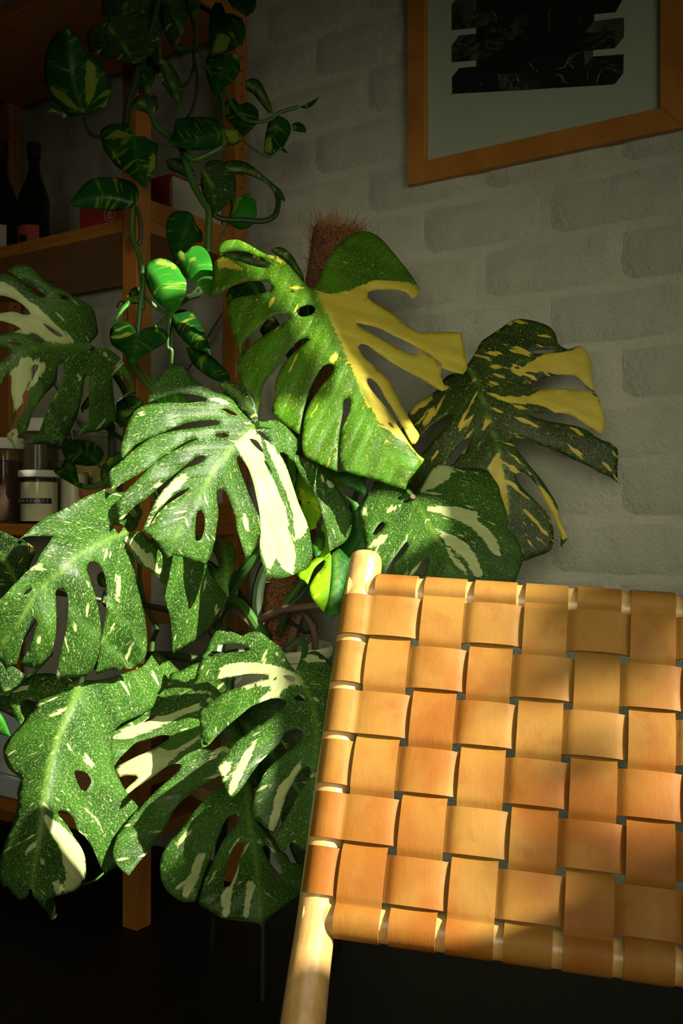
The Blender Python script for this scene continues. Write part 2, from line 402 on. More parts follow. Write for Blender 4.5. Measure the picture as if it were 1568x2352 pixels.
# running-bond bricks, painted over: soft raised pieces
def brick_mesh(sd, L=.292, H=.109, D=.0052):
    nx, nz = 10, 5; vs = []; fs = []
    for j in range(nz+1):
        for i in range(nx+1):
            u, v = i/nx, j/nz; ed = min(u*L, (1-u)*L, v*H, (1-v)*H)
            k = min(1, ed/.014); k = math.sin(k*math.pi/2)
            wob = noise.noise(Vector((u*3+sd*7, v*2, sd))  )*.0016
            vs.append((u*L+noise.noise(Vector((v*4, sd, 1)))*.004, 0, v*H+noise.noise(Vector((u*3, sd, 5)))*.003, (D+wob+.0018)*k-.0018))
    vs = [tuple(W*a+UP*c+N*d) for a, b, c, d in vs]
    for j in range(nz):
        for i in range(nx):
            a = j*(nx+1)+i; fs.append((a, a+1, a+nx+2, a+nx+1))
    me = bpy.data.meshes.new('brick'); me.from_pydata(vs, [], fs)
    me.polygons.foreach_set('use_smooth', [True]*len(me.polygons)); me.update()
    if me.polygons[0].normal.dot(N) < 0: me.flip_normals()
    me.materials.append(M['brick']); return me
bm_ = [brick_mesh(k) for k in range(7)]
for r in range(3, 19):
    z = .890+.117*(r-8)+.004
    for c in range(-5, 7):
        s = -.755+.300*c+(0 if r % 2 else .15)+.004
        if r in (3, 4, 5, 6) and c > 5: continue
        o = bpy.data.objects.new('brick', random.choice(bm_)); COL.objects.link(o); o.location = wp(s, 0.0, z); o.parent = wall
struct(MB().box(wp(S0, -.15, -.05), W*(S1_-S0+.15), N*(T1_+.3), UP*.05).build('floor', M['floor'], smooth=False))
struct(MB().box(wp(S0, -.15, CH+.4), W*(S1_-S0+.15), N*(T1_+.3), UP*.05).build('ceiling', M['plaster'], smooth=False))
struct(MB().box(wp(S1_, -.15, 0), W*.15, N*(T1_+.3), UP*(CH+.4)).build('wall_left', M['plaster'], smooth=False))
struct(MB().box(wp(S0, T1_, 0), W*(S1_-S0), N*.15, UP*(CH+.4)).build('wall_front', M['plaster'], smooth=False))
# window wall behind the camera: built round its opening, t .30-1.75, z .9-3.35
SW = -2.6
ww = MB()
O = (.30, 1.85, .90, 3.35)
ww.box(wp(SW-.15, -.15, 0), W*.15, N*(O[0]+.15), UP*(CH+.4)); ww.box(wp(SW-.15, O[1], 0), W*.15, N*(T1_-O[1]), UP*(CH+.4))
ww.box(wp(SW-.15, O[0], 0), W*.15, N*(O[1]-O[0]), UP*O[2]); ww.box(wp(SW-.15, O[0], O[3]), W*.15, N*(O[1]-O[0]), UP*(CH+.4-O[3]))
struct(ww.build('wall_right', M['plaster'], smooth=False))
wf = MB()
for a, b, c, d in ((O[0], O[0]+.05, O[2], O[3]), (O[1]-.05, O[1], O[2], O[3]), (O[0], O[1], O[2], O[2]+.05), (O[0], O[1], O[3]-.05, O[3])):
    wf.box(wp(SW-.08, a, c), W*.06, N*(b-a), UP*(d-c))
struct(wf.build('window_1', M['white'], smooth=False))
def tz_slab(name, poly, s, th, mat, label, cat):
    n = len(poly); mb = MB(); mb.add([wp(s, t, z) for t, z in poly]+[wp(s+th, t, z) for t, z in poly],
      [tuple(range(n))[::-1], tuple(range(n, 2*n))]+[(i, (i+1) % n, n+(i+1) % n, n+i) for i in range(n)])
    return props(mb.build(name, M[mat], smooth=False), label, cat)
TZ_UPPER = [(.79,2.36),(.79,2.47),(.794,2.55),(.802,2.63),(.806,2.70),(.808,2.775),(.825,2.785),(.84,2.785),(.89,2.79),(.89,2.90),(.80,2.93),(.70,2.935),(.5,2.95),(.5,3.5),(1.9,3.5),(1.9,2.60),(1.2,2.50),(1.06,2.445),(1.0,2.445),(.9,2.43),(.85,2.43)]
TZ_SIDE = [(.27,3.4),(.66,3.3),(.69,3.0),(.76,2.82),(.778,2.70),(.767,2.57),(.760,2.45),(.745,2.33),(.738,2.24),(.66,2.24),(.62,2.20),(.60,2.10),(.63,2.03),(.80,2.01),(.90,1.98),(.945,1.93),(.985,1.86),(1.03,1.80),(1.08,1.72),(1.105,1.68),(1.11,1.55),(1.12,1.40),(1.25,1.40),(1.36,1.425),(1.42,1.48),(1.44,1.478),(1.47,1.45),(1.47,.8),(.27,.8)]
tz_slab('sun_blocker_upper', TZ_UPPER, SW+.03, .012, 'white', 'added unseen slab blocking sun in the upper window behind the viewer', 'light blocker')  # added out of view, outline cut to shape the sun on the upper leaves
tz_slab('sun_blocker_side', TZ_SIDE, SW+.06, .012, 'plaster', 'added unseen slab blocking sun beside the window behind the viewer', 'curtain')  # added out of view, outline cut to keep sun off the right and below

# unseen leaf cluster added between sun and window to dapple the chair with shade
br_ = empty('shade_branch', wp(SW, 1.2, 1.6)-SUNDIR*3.0, 'leafy tree branch outdoors beyond the window behind the viewer', 'tree')
fo = MB(); rb_ = random.Random(5)
def shade_leaf(t, z, r):
    c = wp(SW, t, z)-SUNDIR*(3.0+rb_.uniform(-.25, .25)); a = rb_.uniform(0, 6.28)
    X = (N*math.cos(a)+UP*math.sin(a)); Y_ = SUNDIR.cross(X).normalized()+SUNDIR*rb_.uniform(-.5, .5)
    fo.add([c+X*(r*1.3*math.cos(k*math.pi/4))+Y_*(r*.7*math.sin(k*math.pi/4)) for k in range(8)], [tuple(range(8))])
for n, (t0, t1, z0, z1) in ((62, (1.08, 1.225, 1.635, 1.735)), (10, (1.18, 1.25, 1.60, 1.70)), (40, (1.12, 1.30, 1.395, 1.47)), (7, (1.14, 1.32, 1.49, 1.60))):
    for k in range(n): shade_leaf(rb_.uniform(t0, t1), rb_.uniform(z0, z1), rb_.uniform(.014, .024))
fo.build('shade_leaves', M['stem'], br_, smooth=False)['kind'] = 'stuff'
MB().tube([wp(SW, 1.0, 1.35)-SUNDIR*3.1, wp(SW, 1.12, 1.42)-SUNDIR*3.1, wp(SW, 1.2, 1.68)-SUNDIR*3.1], [.008, .006, .003], 8).build('shade_twig', M['root'], br_)

# ================================================================== pine shelving unit
PF = Vector((-.442, 2.15, 0))           # foot of the front post nearest the viewer (front, right corner)
def sp(s, t, z): return PF+W*s+N*t+UP*z     # t<0 runs back to the wall
DEP = .375
unit = empty('shelving_unit', sp(.5, -.2, 0), 'tall open pine shelving unit with pegged posts against the white brick wall', 'shelf')
PT = .044
def post(s, t, holes=True):
    o = MB().box(sp(s, t, 0), W*PT, N*-PT, UP*2.26).build('post', M['pine'], unit, bevel=.002)
    if holes:
        hb = MB()
        for k in range(64):
            z = .10+k*.032
            c = sp(s-.0006, t-PT*.5, z)
            hb.lathe([(0, 0), (.0032, 0)], c, 10, (N, UP, W))
        hb.build('peg_holes', M['black'], o)['kind'] = 'stuff'
    return o
post(0, 0, False); post(0, -DEP+PT)
post(.86, 0, False); post(.86, -DEP+PT)
for z, h in ((2.10, .06), (1.537, .060), (.865, .062), (.30, .06), (.655, .035)):
    for s in (.012, .872): MB().box(sp(s, -PT, z), W*.02, N*-(DEP-2*PT), UP*h).build('cross_rail', M['pine_h'], unit, bevel=.002)
for z in (2.10, 1.520, .850, .185):
    mb = MB().box(sp(.003, -.001, z), W*.90, N*-(DEP-.004), UP*.028); mb.build('shelf_board', M['pine_h'], unit, bevel=.0025)
br = MB()
br.tube([sp(.03, -DEP+.008, .50), sp(.87, -DEP+.008, 1.46)], .0028, 8)
br.build('cross_brace', M['metal'], unit)
MB().tube([sp(.87, -DEP+.004, .50), sp(.03, -DEP+.004, 1.46)], .0028, 8).build('cross_brace', M['metal'], unit)
# ================================================================== the big variegated monstera in its pot
mon = empty('monstera_plant', (-.143, 2.0, .38), 'large potted plant with split green leaves speckled cream and a brown coir pole', 'plant')
PC = Vector((-.143, 2.0, 0))
pot = MB().lathe([(0, .385), (.088, .385), (.094, .39), (.118, .615), (.124, .62), (.127, .632), (.122, .640), (.115, .636), (.108, .60), (.10, .585)], PC, 56).build('pot', M['pot'], mon)
so_ = MB()
vs = [tuple(PC+Vector((0, 0, .592)))]; fs = []
for k in range(1, 9):
    for i in range(36):
        a = 2*math.pi*i/36; r = .108*k/8
        vs.append(tuple(PC+Vector((r*math.cos(a), r*math.sin(a), .592+noise.noise(Vector((r*80, a*5, 1)))*.006))))
for i in range(36): fs.append((0, 1+i, 1+(i+1) % 36))
for k in range(7):
    for i in range(36):
        a = 1+k*36+i; b = 1+k*36+(i+1) % 36; fs.append((a, a+36, b+36, b))
so_.add(vs, fs).build('soil', M['soil'], mon)
# coir pole: slightly leaning, rough, with loose fibres
pl0, pl1 = at(628, 1490, 2.0), at(772, 535, 2.02)
path = [pl0.lerp(pl1, i/40) for i in range(41)]
pb = MB(); pb.tube(path, .047, 28)
pb.v = [tuple(Vector(v)+Vector((noise.noise(Vector(v)*60), noise.noise(Vector(v)*60+Vector((9, 0, 0))), noise.noise(Vector(v)*60+Vector((0, 9, 0)))))*.007) for v in pb.v]
pole = pb.build('coir_pole', M['coir'], mon)
fb = MB(); ax = (pl1-pl0).normalized(); e1 = ax.cross(Vector((0, 1, 0))).normalized(); e2 = ax.cross(e1)
for i in range(2200):
    top = random.random() < .30
    u = random.uniform(.96, 1.0) if top else random.random()
    a = random.uniform(0, 2*math.pi); c = pl0.lerp(pl1, u)
    rd = e1*math.cos(a)+e2*math.sin(a); tg = (rd.cross(ax)*random.uniform(-1, 1)+ax*random.uniform(-.6, 1)).normalized()
    p0 = c+rd*(random.uniform(.0, .045) if top else .045); ln = random.uniform(.018, .05)
    if top: tg = (ax*random.uniform(.5, 1.2)+rd*random.uniform(-.2, .9)+tg*.3).normalized()
    p1 = p0+tg*ln*.5+rd*random.uniform(.001, .006); p2 = p0+tg*ln+rd*random.uniform(-.003, .008)
    fb.tube([p0, p1, p2], .00045, 3, False)
for i in range(26):
    u = random.uniform(.6, 1.0); a = random.uniform(0, 6.28); c = pl0.lerp(pl1, u); rd = e1*math.cos(a)+e2*math.sin(a)
    p0 = c+rd*.045; d = (rd+ax*random.uniform(-.6, 1.2)).normalized(); q = smooth_path([p0, p0+d*.025, p0+d*.045+ax*random.uniform(-.03, .03), p0+d*.05+ax*random.uniform(-.06, .05)], 4)
    fb.tube(q, .0004, 3, False)
fb.build('coir_fibres', M['fibre'], pole)['kind'] = 'stuff'
# climbing stem, leaf stalks, air roots
def stalk(s, deps, r, r1=None, mat='stem', name='petiole'): return vine(mon, s, deps, r, name, mat, r1)
stalk('FP 610,1500 598,1440 590,1380 602,1320 640,1240 668,1120 690,960 712,800 720,700', (1.93, 1.94), .013, .009, 'stem_dark', 'stem')
stalk('FP 500,1500 512,1420 527,1363 560,1310 600,1262 640,1200 668,1100 655,1000 590,975', (1.9, 1.92, 1.86, 1.80, 1.78, 1.76, 1.72, 1.66, 1.60), .0135, .006)
stalk('FP 588,1432 612,1415 650,1400 700,1393 760,1380 830,1300 860,1200 930,1160 948,1140', (1.93, 1.90, 1.88, 1.86, 1.86, 1.86, 1.85, 1.8, 1.77), .0085, .005, 'root', 'petiole')
stalk('FP 640,1460 660,1400 690,1370 720,1330 760,1270 800,1180 860,1060 1000,920 1076,838', (1.92, 1.90, 1.9, 1.9, 1.9, 1.92, 1.94, 1.94, 1.93), .007, .005, 'stem_dark')
stalk('FP 700,1480 735,1440 700,1400 690,1330 700,1250 730,1160', (2.0, 2.02, 2.0, 1.98, 1.95, 1.93), .005, .004, 'root', 'air_root')
stalk('U2 920,300 960,200 1000,90 1040,-20 1100,-90', (1.95, 1.97), .007, .006, 'root', 'air_root')
stalk('U2 1190,300 1185,180 1160,80 1110,-10 1060,-60 960,-120', (1.93, 1.97), .0065, .006, 'root', 'air_root')
stalk('U2 900,-20 960,40 1040,90 1090,135 1145,130', (1.94, 1.96), .004, .0035, 'black', 'air_root')
stalk('FP 590,1450 560,1420 530,1400 515,1420 512,1450', (1.92, 1.86), .006, .004, 'root', 'air_root')
stalk('FP 610,1470 560,1395 520,1370 480,1340 440,1290 330,1250 275,1232', (1.92, 1.90, 1.86, 1.82, 1.75, 1.62, 1.52), .010, .006)
stalk('FP 600,1500 540,1500 470,1515 380,1505 300,1510 200,1535 186,1560', (1.93, 1.90, 1.86, 1.8, 1.7, 1.58, 1.5), .0085, .006, 'stem_dark')
stalk('FP 650,1500 690,1470 700,1500 684,1546', (1.92, 1.75, 1.62, 1.5), .007, .005)
stalk('FP 620,1510 560,1520 530,1560 533,1640 548,1700 566,1790', (1.92, 1.80, 1.72, 1.66, 1.6, 1.5), .0085, .006)
stalk('FP 575,1500 545,1510 528,1550 524,1590', (1.92, 1.84, 1.72, 1.64), .006, .005)
stalk('FP 615,1460 520,1330 420,1240 330,1060 300,930 250,840 203,796', (1.92, 1.98, 1.98, 1.96, 1.9, 1.78, 1.66), .008, .0055, 'stem_dark')
stalk('FP 660,1130 640,1130 628,1170 620,1230', (1.75, 1.76, 1.78, 1.8), .006, .005)
stalk('FP 735,680 700,690 703,740 690,900', (1.76, 1.86, 1.93, 1.95), .006, .007)
stalk('FP 940,1130 860,1210 780,1270 700,1330 650,1400', (1.78, 1.84, 1.88, 1.9, 1.92), .006, .008)
stalk('T5 515,2290 480,2200 470,2100 430,1900 400,1700', (1.62, 1.58), .006, .007, 'stem_dark', 'air_root')
stalk('T5 800,1980 870,1960 940,1920 1010,1860', (1.56, 1.6), .0022, .0016, 'stem', 'air_root')
for s, d in (('T5 345,708 385,665 440,640 550,572', 1.475), ('T5 405,535 405,600 398,650', 1.475), ('T5 370,1000 420,975 440,985', 1.465)):
    vine(mon, s, (d, d), .0010, 'air_root', 'fibre')
stalk('U2 1150,1430 1160,1480 1150,1560 1138,1600', (1.40, 1.40), .0006, .0005, 'stem_dark', 'air_root')

stalk('FP 600,1490 500,1440 380,1400 250,1380 120,1360 40,1343', (1.93, 1.93, 1.93, 1.90, 1.84, 1.78), .007, .004, 'stem_dark')
vine(mon, 'FP 120,1500 40,1580 -40,1610 -10,1645', (1.62, 1.50), .003, 'petiole', 'stem')
# A: the tall centre leaf, right half nearly all yellow
leaf(mon, 'R4 655,440 690,380 720,300 770,220 830,160 890,128 940,122 1000,145 1050,190 1100,250 1150,310 1195,370 1225,420 1234,460 1215,490 1195,498 1180,475 1150,455 1100,445 1040,447 980,450 952,462 948,490 985,515 1060,560 1140,620 1210,670 1260,685 1330,680 1400,680 1475,685 1478,740 1490,800 1500,850 1505,880 1480,915 1430,905 1380,888 1362,878 1310,815 1240,775 1170,735 1090,700 1000,655 930,640 882,630 950,675 1030,725 1120,770 1200,805 1232,808 1242,772 1300,815 1357,850 1358,920 1375,975 1405,985 1385,1003 1360,1008 1320,985 1250,945 1170,900 1090,855 1010,800 950,755 910,746 896,765 930,820 980,865 1030,910 1080,970 1110,1030 1130,1070 1170,1140 1210,1210 1238,1255 1215,1300 1195,1305 1150,1215 1110,1145 1075,1085 1050,1050 1020,990 990,955 960,936 945,943 950,970 980,1015 1010,1050 1050,1095 1080,1135 1110,1190 1150,1250 1190,1310 1230,1360 1263,1385 1255,1405 1240,1425 1210,1465 1180,1500 1165,1540 1160,1555 1110,1540 1050,1520 980,1495 900,1475 850,1460 812,1442 797,1380 795,1300 805,1230 830,1170 855,1110 857,1060 848,1046 825,1050 815,1070 812,1130 800,1200 790,1280 785,1360 782,1455 720,1430 660,1400 605,1370 590,1330 588,1250 595,1190 610,1120 640,1060 680,1000 720,950 750,905 766,875 755,858 735,857 710,865 680,900 650,960 625,1020 605,1080 590,1140 580,1200 572,1248 530,1220 480,1190 440,1150 418,1120 430,1060 440,1030 435,990 445,940 470,880 520,820 570,770 610,740 632,722 600,714 560,735 510,790 470,850 430,900 390,950 365,1010 350,1070 340,1130 333,1190 320,1130 290,1060 265,1000 240,930 225,890 235,830 270,780 320,740 380,695 440,660 500,620 520,598 513,580 490,580 440,590 400,610 350,650 300,700 265,740 252,780 248,832 235,770 210,710 190,640 172,560 170,530 190,505 250,485 320,475 380,465 415,450 420,430 402,405 370,400 320,398 260,400 210,420 150,455 100,480 75,490 85,440 95,380 95,320 105,285 130,268 180,268 240,290 300,310 360,325 394,325 395,300 375,275 340,265 290,240 230,232 170,235 130,250 120,240 125,210 155,180 200,170 240,172 290,195 340,225 400,255 450,260 490,290 540,340 590,400 630,435',
 'R4 655,445 740,620 830,820 930,1020 1010,1200 1090,1380 1160,1550', 1.74, 1.64, bow=.015, R=.028, Lf=-.014, cR=.001, cL=.0035, mat='leaf_shade_yellow',
 holes=['R4 555,565 575,545 620,530 650,540 658,565 640,585 600,597 570,590', 'R4 515,458 535,452 555,457 535,462', 'R4 1060,1178 1078,1185 1096,1215 1075,1200'],
 cream=['R4 660,452 750,470 850,455 920,420 1000,395 1100,400 1180,410 1240,440 1300,540 1600,640 1600,1000 1280,1420 1255,1405 1180,1310 1100,1260 1000,1170 990,1130 940,1080 920,1030 870,900 800,740 735,600 690,520',
   'R4 120,280 180,275 220,300 260,330 330,340 260,345 200,330 120,325', 'R4 400,255 450,262 500,300 530,345 490,310 440,290', 'R4 500,425 570,425 620,440 560,445 510,440', 'R4 735,840 770,800 800,775 780,830 750,860'], quilt=.003, label='tall split leaf, green left half and yellow right half')
# B: the broad bright leaf in the middle
leaf(mon, 'R5 815,368 790,340 740,290 700,235 650,205 600,190 530,150 480,110 450,72 420,42 350,60 290,110 250,180 235,250 330,215 400,200 480,205 560,225 553,243 450,250 340,250 260,255 200,270 160,300 135,350 110,420 95,470 90,520 97,553 130,520 170,480 230,450 300,420 380,385 450,360 530,347 600,345 631,352 625,366 560,378 480,390 400,400 330,415 270,435 210,470 150,515 90,570 40,610 25,640 30,690 38,743 80,700 150,660 220,620 270,580 330,540 400,490 460,455 511,440 500,452 470,465 420,490 360,520 300,555 250,600 200,650 150,700 100,750 65,790 62,820 75,870 82,904 120,860 170,810 210,785 260,745 310,700 370,650 420,610 470,570 500,545 540,535 551,550 530,575 490,590 440,608 400,640 350,690 300,750 270,800 240,870 215,920 205,950 230,940 270,870 330,800 400,740 470,710 440,742 380,780 320,820 280,870 240,930 218,955 250,975 300,1030 325,1080 341,1102 370,1085 420,1090 480,1105 554,1132 580,1080 600,1010 612,930 622,850 612,770 612,730 640,717 660,735 680,780 700,830 715,880 720,930 735,980 750,1030 765,1080 768,1106 790,1090 820,1040 840,980 850,940 843,880 838,862 800,780 770,700 740,620 722,568 722,544 738,541 780,600 810,680 828,760 846,850 850,900 852,950 845,1020 850,1080 865,1140 885,1208 950,1210 1000,1200 1050,1180 1110,1150 1130,1110 1135,1060 1125,990 1115,930 1090,870 1060,800 1040,740 1020,680 1000,620 985,575 960,535 955,522 975,520 1000,535 1010,555 1035,568 1060,620 1100,690 1160,770 1190,870 1210,940 1220,1010 1232,1060 1280,1030 1320,1000 1345,940 1350,870 1320,790 1260,700 1180,620 1100,560 1040,530 1060,470 1010,400 950,350 900,345 840,365',
 'R5 815,370 720,470 620,590 520,740 430,890 345,1095', 1.60, 1.48, bow=.02, R=.035, Lf=-.016, cR=.003, cL=.0035, tipbend=.02,
 holes=['R5 638,282 680,287 730,316 712,320 665,302', 'R5 598,428 610,418 650,414 682,426 665,437 620,438', 'R5 832,405 860,410 895,445 912,466 880,455 845,425', 'R5 790,445 830,455 860,500 867,524 840,505 805,470', 'R5 500,870 510,842 528,832 545,870 545,940 522,1000 498,1004 495,950', 'R5 868,560 885,575 905,610 920,640 900,618 878,585'],
 cream=['R5 860,425 950,520 1000,620 1050,740 1100,880 1112,930 1080,980 1045,1000 1012,800 985,720 930,600', 'R5 708,470 760,425 800,392 818,388 848,440 862,520 895,620 945,720 990,830 1002,930 1020,1000 1045,1080 1030,1190 960,1150 950,1070 920,1130 890,1180 870,1100 850,1050 845,950 840,850 825,760 800,660 740,520',
   'R5 440,632 380,665 320,735 270,800 230,900 250,880 330,790 400,720 460,660', 'R5 205,945 300,840 420,740 470,712 400,770 300,860 240,930', 'R5 190,785 260,715 330,655 320,690 250,740', 'R5 570,225 640,225 700,265 640,258', 'R5 160,325 200,300 270,290 200,320', 'R5 755,855 775,850 790,900 780,970 760,920', 'R5 1180,640 1260,700 1240,720 1180,670'],
 label='broad sunlit split leaf with a wide cream band')
# C: left leaf, tongues hanging down
leaf(mon, 'T3 1335,525 1400,430 1430,330 1440,200 1400,60 1300,0 1200,10 1100,50 1000,90 930,120 860,160 780,210 700,250 620,290 540,315 470,370 380,430 310,500 230,570 170,630 120,690 95,742 130,685 190,600 265,565 340,540 430,545 520,545 600,548 550,620 490,700 440,780 410,850 330,920 280,960 200,1050 120,1130 60,1200 0,1260 -80,1340 -80,1960 0,1950 40,2000 80,2080 108,2112 75,2045 110,2015 170,2010 185,1990 220,1860 260,1720 300,1620 340,1530 360,1480 385,1475 400,1500 395,1580 380,1660 350,1730 320,1810 290,1870 260,1920 220,1990 290,2010 350,2025 400,2035 440,2010 500,1960 560,1890 600,1800 620,1700 632,1600 635,1480 632,1350 627,1230 632,1160 660,1130 700,1140 740,1180 765,1240 770,1330 765,1420 755,1520 740,1620 715,1720 690,1820 665,1930 645,2030 630,2120 615,2200 600,2243 640,2190 700,2150 800,2140 900,2130 970,2120 1030,2070 1070,2000 1100,1900 1125,1800 1140,1700 1135,1600 1125,1480 1110,1380 1085,1260 1060,1180 1030,1090 1000,990 978,930 985,870 1010,835 1050,825 1100,850 1150,910 1180,1000 1200,1100 1205,1200 1200,1330 1190,1450 1170,1560 1145,1680 1135,1780 1115,1900 1090,2010 1080,2102 1150,2080 1250,2050 1350,2040 T4 300,1822 400,1815 470,1800 540,1780 580,1700 600,1600 600,1500 590,1380 570,1250 545,1150 510,1000 490,880 470,780 462,750 480,745 430,600 380,540 345,515 380,560 420,620 480,700 520,760 600,800 650,850 710,900 750,980 770,1060 790,1150 820,1250 840,1350 850,1480 855,1600 862,1662 900,1630 980,1600 1060,1550 1130,1500 1200,1440 1260,1390 1285,1340 1330,1300 1380,1230 1415,1120 1400,1070 1330,1000 1270,920 1230,850 1200,770 1150,700 1040,640 900,600 810,640 790,700 750,660 690,590 620,510 560,450 500,440 430,470 410,440 350,370 280,350 262,375 290,430 330,480',
 'T3 1340,525 1100,640 850,780 700,930 480,1120 300,1380 150,1600 -50,1850', 1.50, 1.42, bow=.05, R=.02, Lf=-.03, cR=.010, cL=.006, crease=22,
 holes=['T3 260,1210 300,1155 375,1120 340,1170 292,1205'], brown=['T4 1290,1280 1325,1285 1310,1320 1290,1310'],
 cream=['T4 345,485 450,505 560,625 640,710 700,790 790,855 720,835 640,828 560,755 450,600 360,520', 'T3 310,950 380,880 460,850 550,860 520,890 400,940', 'T4 1270,1190 1305,1168 1330,1220 1295,1310', 'T3 1310,960 1340,950 1360,1150 1350,1300 1295,1290', 'T3 400,935 480,920 580,915 500,940', 'T3 465,1040 560,985 590,980 520,1030', 'T3 960,1040 1000,1040 1050,1160 1000,1110', 'T3 400,1770 420,1690 470,1650 480,1670 440,1740', 'T3 1230,1600 1290,1510 1310,1520 1270,1690', 'T4 550,690 640,640 760,870 700,850 640,760'],
 label='large split leaf with long tongues hanging down, beside the jars')
# D: bright leaf beside the chair post
leaf(mon, 'U2 1025,525 970,470 920,400 880,320 860,280 820,250 760,210 700,160 640,128 590,130 540,140 500,170 440,155 360,135 270,115 230,125 200,170 170,230 150,290 120,340 85,378 130,375 200,310 250,270 310,250 400,243 480,255 545,280 560,305 500,318 420,325 330,335 240,355 160,375 110,390 85,410 60,470 40,550 15,640 80,625 180,605 300,580 420,560 500,540 600,535 700,540 742,555 720,575 640,600 560,630 470,660 400,680 330,710 250,755 180,800 120,850 80,890 75,940 80,1050 88,1150 100,1250 160,1220 230,1150 300,1080 370,1020 440,960 490,920 560,860 640,820 720,790 800,768 870,775 910,800 915,830 880,860 800,910 720,970 640,1030 560,1090 480,1150 430,1190 390,1240 350,1290 300,1370 252,1430 270,1500 300,1590 340,1680 365,1725 400,1720 450,1680 480,1640 520,1590 560,1520 600,1470 650,1400 720,1330 790,1260 850,1200 890,1120 940,1080 1000,1065 1060,1080 1080,1110 1060,1170 1000,1230 930,1280 860,1340 790,1400 720,1470 680,1540 640,1630 610,1720 595,1800 585,1890 620,1940 680,1990 740,2050 790,2092 810,2060 850,1950 880,1850 900,1750 940,1650 1000,1560 1050,1490 1090,1440 1130,1430 1150,1480 1140,1540 1110,1580 1060,1660 1000,1760 950,1860 890,1960 830,2040 798,2120 830,2200 870,2235 890,2252 930,2200 960,2150 1010,2180 1100,2240 1220,2200 1280,2000 1300,1500 1400,1100 1450,800 1430,520 1350,430 1250,345 1190,315 1120,335 1070,390 1040,460',
 'U2 1025,530 1090,680 1170,850 1205,1050 1210,1250 1190,1500 1150,1900', 1.50, 1.36, bow=.02, R=.09, Lf=-.018, cR=.004, cL=.0035, crease=8,
 holes=['U2 875,557 920,545 985,560 1003,588 960,598 905,580', 'U2 985,770 1010,742 1060,730 1092,760 1078,795 1020,795'],
 cream=['U2 270,480 350,440 450,425 600,425 740,440 850,470 930,500 1020,540 1070,600 1080,650 960,640 850,720 860,770 780,780 700,800 600,840 640,780 780,690 780,660 640,650 500,690 420,690 560,620 700,590 840,590 840,570 740,562 700,540 420,545 250,590 200,590 280,530',
  'U2 660,1140 600,1250 550,1380 450,1600 400,1700 360,1712 370,1600 400,1500 480,1350 560,1230', 'U2 255,1430 330,1390 410,1380 350,1500 310,1600', 'U2 1080,1330 1060,1420 1000,1540 930,1680 870,1850 830,2000 790,2085 735,2020 780,1850 820,1650 920,1540 1000,1430',
  'U2 60,480 160,430 130,470 90,490', 'U2 780,325 850,350 900,410 850,390', 'U2 1150,720 1230,790 1230,820 1170,780', 'U2 1060,400 1140,345 1250,365 1330,430 1200,410 1120,430'],
 label='sunlit split leaf touching the chair post, with cream bands')
# E: leaf against the wall on the right
leaf(mon, 'R6 660,330 700,270 735,205 790,165 850,125 900,90 945,78 1010,85 1080,105 1125,130 1150,170 1160,215 1185,235 1215,247 1245,240 1275,225 1300,235 1325,265 1340,310 1342,370 1350,430 1369,490 1335,470 1300,430 1255,395 1200,388 1150,390 1090,400 1040,420 995,450 1040,465 1100,467 1160,465 1240,468 1320,480 1375,500 1390,530 1405,580 1420,640 1415,690 1404,720 1370,700 1300,655 1250,620 1190,600 1120,600 1050,597 1000,595 996,608 1040,625 1110,645 1200,660 1270,675 1330,700 1375,735 1420,755 1460,765 1490,800 1492,860 1490,920 1492,987 1450,955 1390,930 1330,895 1250,860 1180,825 1110,795 1040,770 980,745 930,735 900,740 905,760 930,800 970,850 1020,910 1070,970 1110,1030 1140,1080 1160,1120 1165,1180 1190,1230 1215,1290 1200,1315 1172,1344 1175,1300 1165,1240 1140,1180 1100,1110 1070,1050 1040,1000 1000,950 960,925 930,935 935,970 960,1010 1010,1060 1060,1110 1100,1150 1125,1200 1135,1260 1135,1320 1115,1365 1070,1385 1010,1405 970,1420 900,1400 700,1290 500,1180 340,1060 318,1040 330,960 330,860 330,780 335,700 325,640 335,590 380,545 450,500 505,460 515,430 530,410 560,388 600,378 640,372',
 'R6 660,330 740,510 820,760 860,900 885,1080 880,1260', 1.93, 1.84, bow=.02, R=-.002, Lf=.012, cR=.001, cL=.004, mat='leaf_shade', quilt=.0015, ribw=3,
 holes=['R6 355,790 430,700 500,640 560,603 583,615 560,660 500,720 450,775 400,830 375,845', 'R6 542,890 570,830 620,770 660,735 685,735 670,770 620,830 580,880', 'R6 1000,262 1040,250 1110,248 1165,252 1110,264 1050,272'],
 cream=['R6 900,380 960,350 1020,310 1090,265 1200,262 1290,225 1380,300 1390,500 1300,440 1210,395 1150,385 1100,370 1000,372 900,390', 'R6 735,470 820,495 900,510 1000,505 1070,470 1120,462 1330,470 1440,600 1420,730 1300,660 1220,610 1140,600 1110,570 1040,550 980,550 880,540 800,512',
  'R6 835,810 800,850 770,900 800,960 840,1070 870,1170 882,1250 890,1150 882,1050 860,920', 'R6 848,785 900,822 960,880 1030,960 1100,1040 1160,1140 1220,1290 1190,1315 1150,1210 1090,1110 1060,1030 1000,935 930,858', 'R6 400,690 440,590 485,555 480,600 430,680', 'R6 700,290 780,265 740,285', 'R6 880,360 940,310 970,310 920,350', 'R6 760,430 800,425 845,440 800,452', 'R6 860,860 930,900 960,960 900,910', 'R6 330,620 420,560 480,510 430,500 340,570'],
 label='dark green split leaf with two yellow tongues, against the wall')
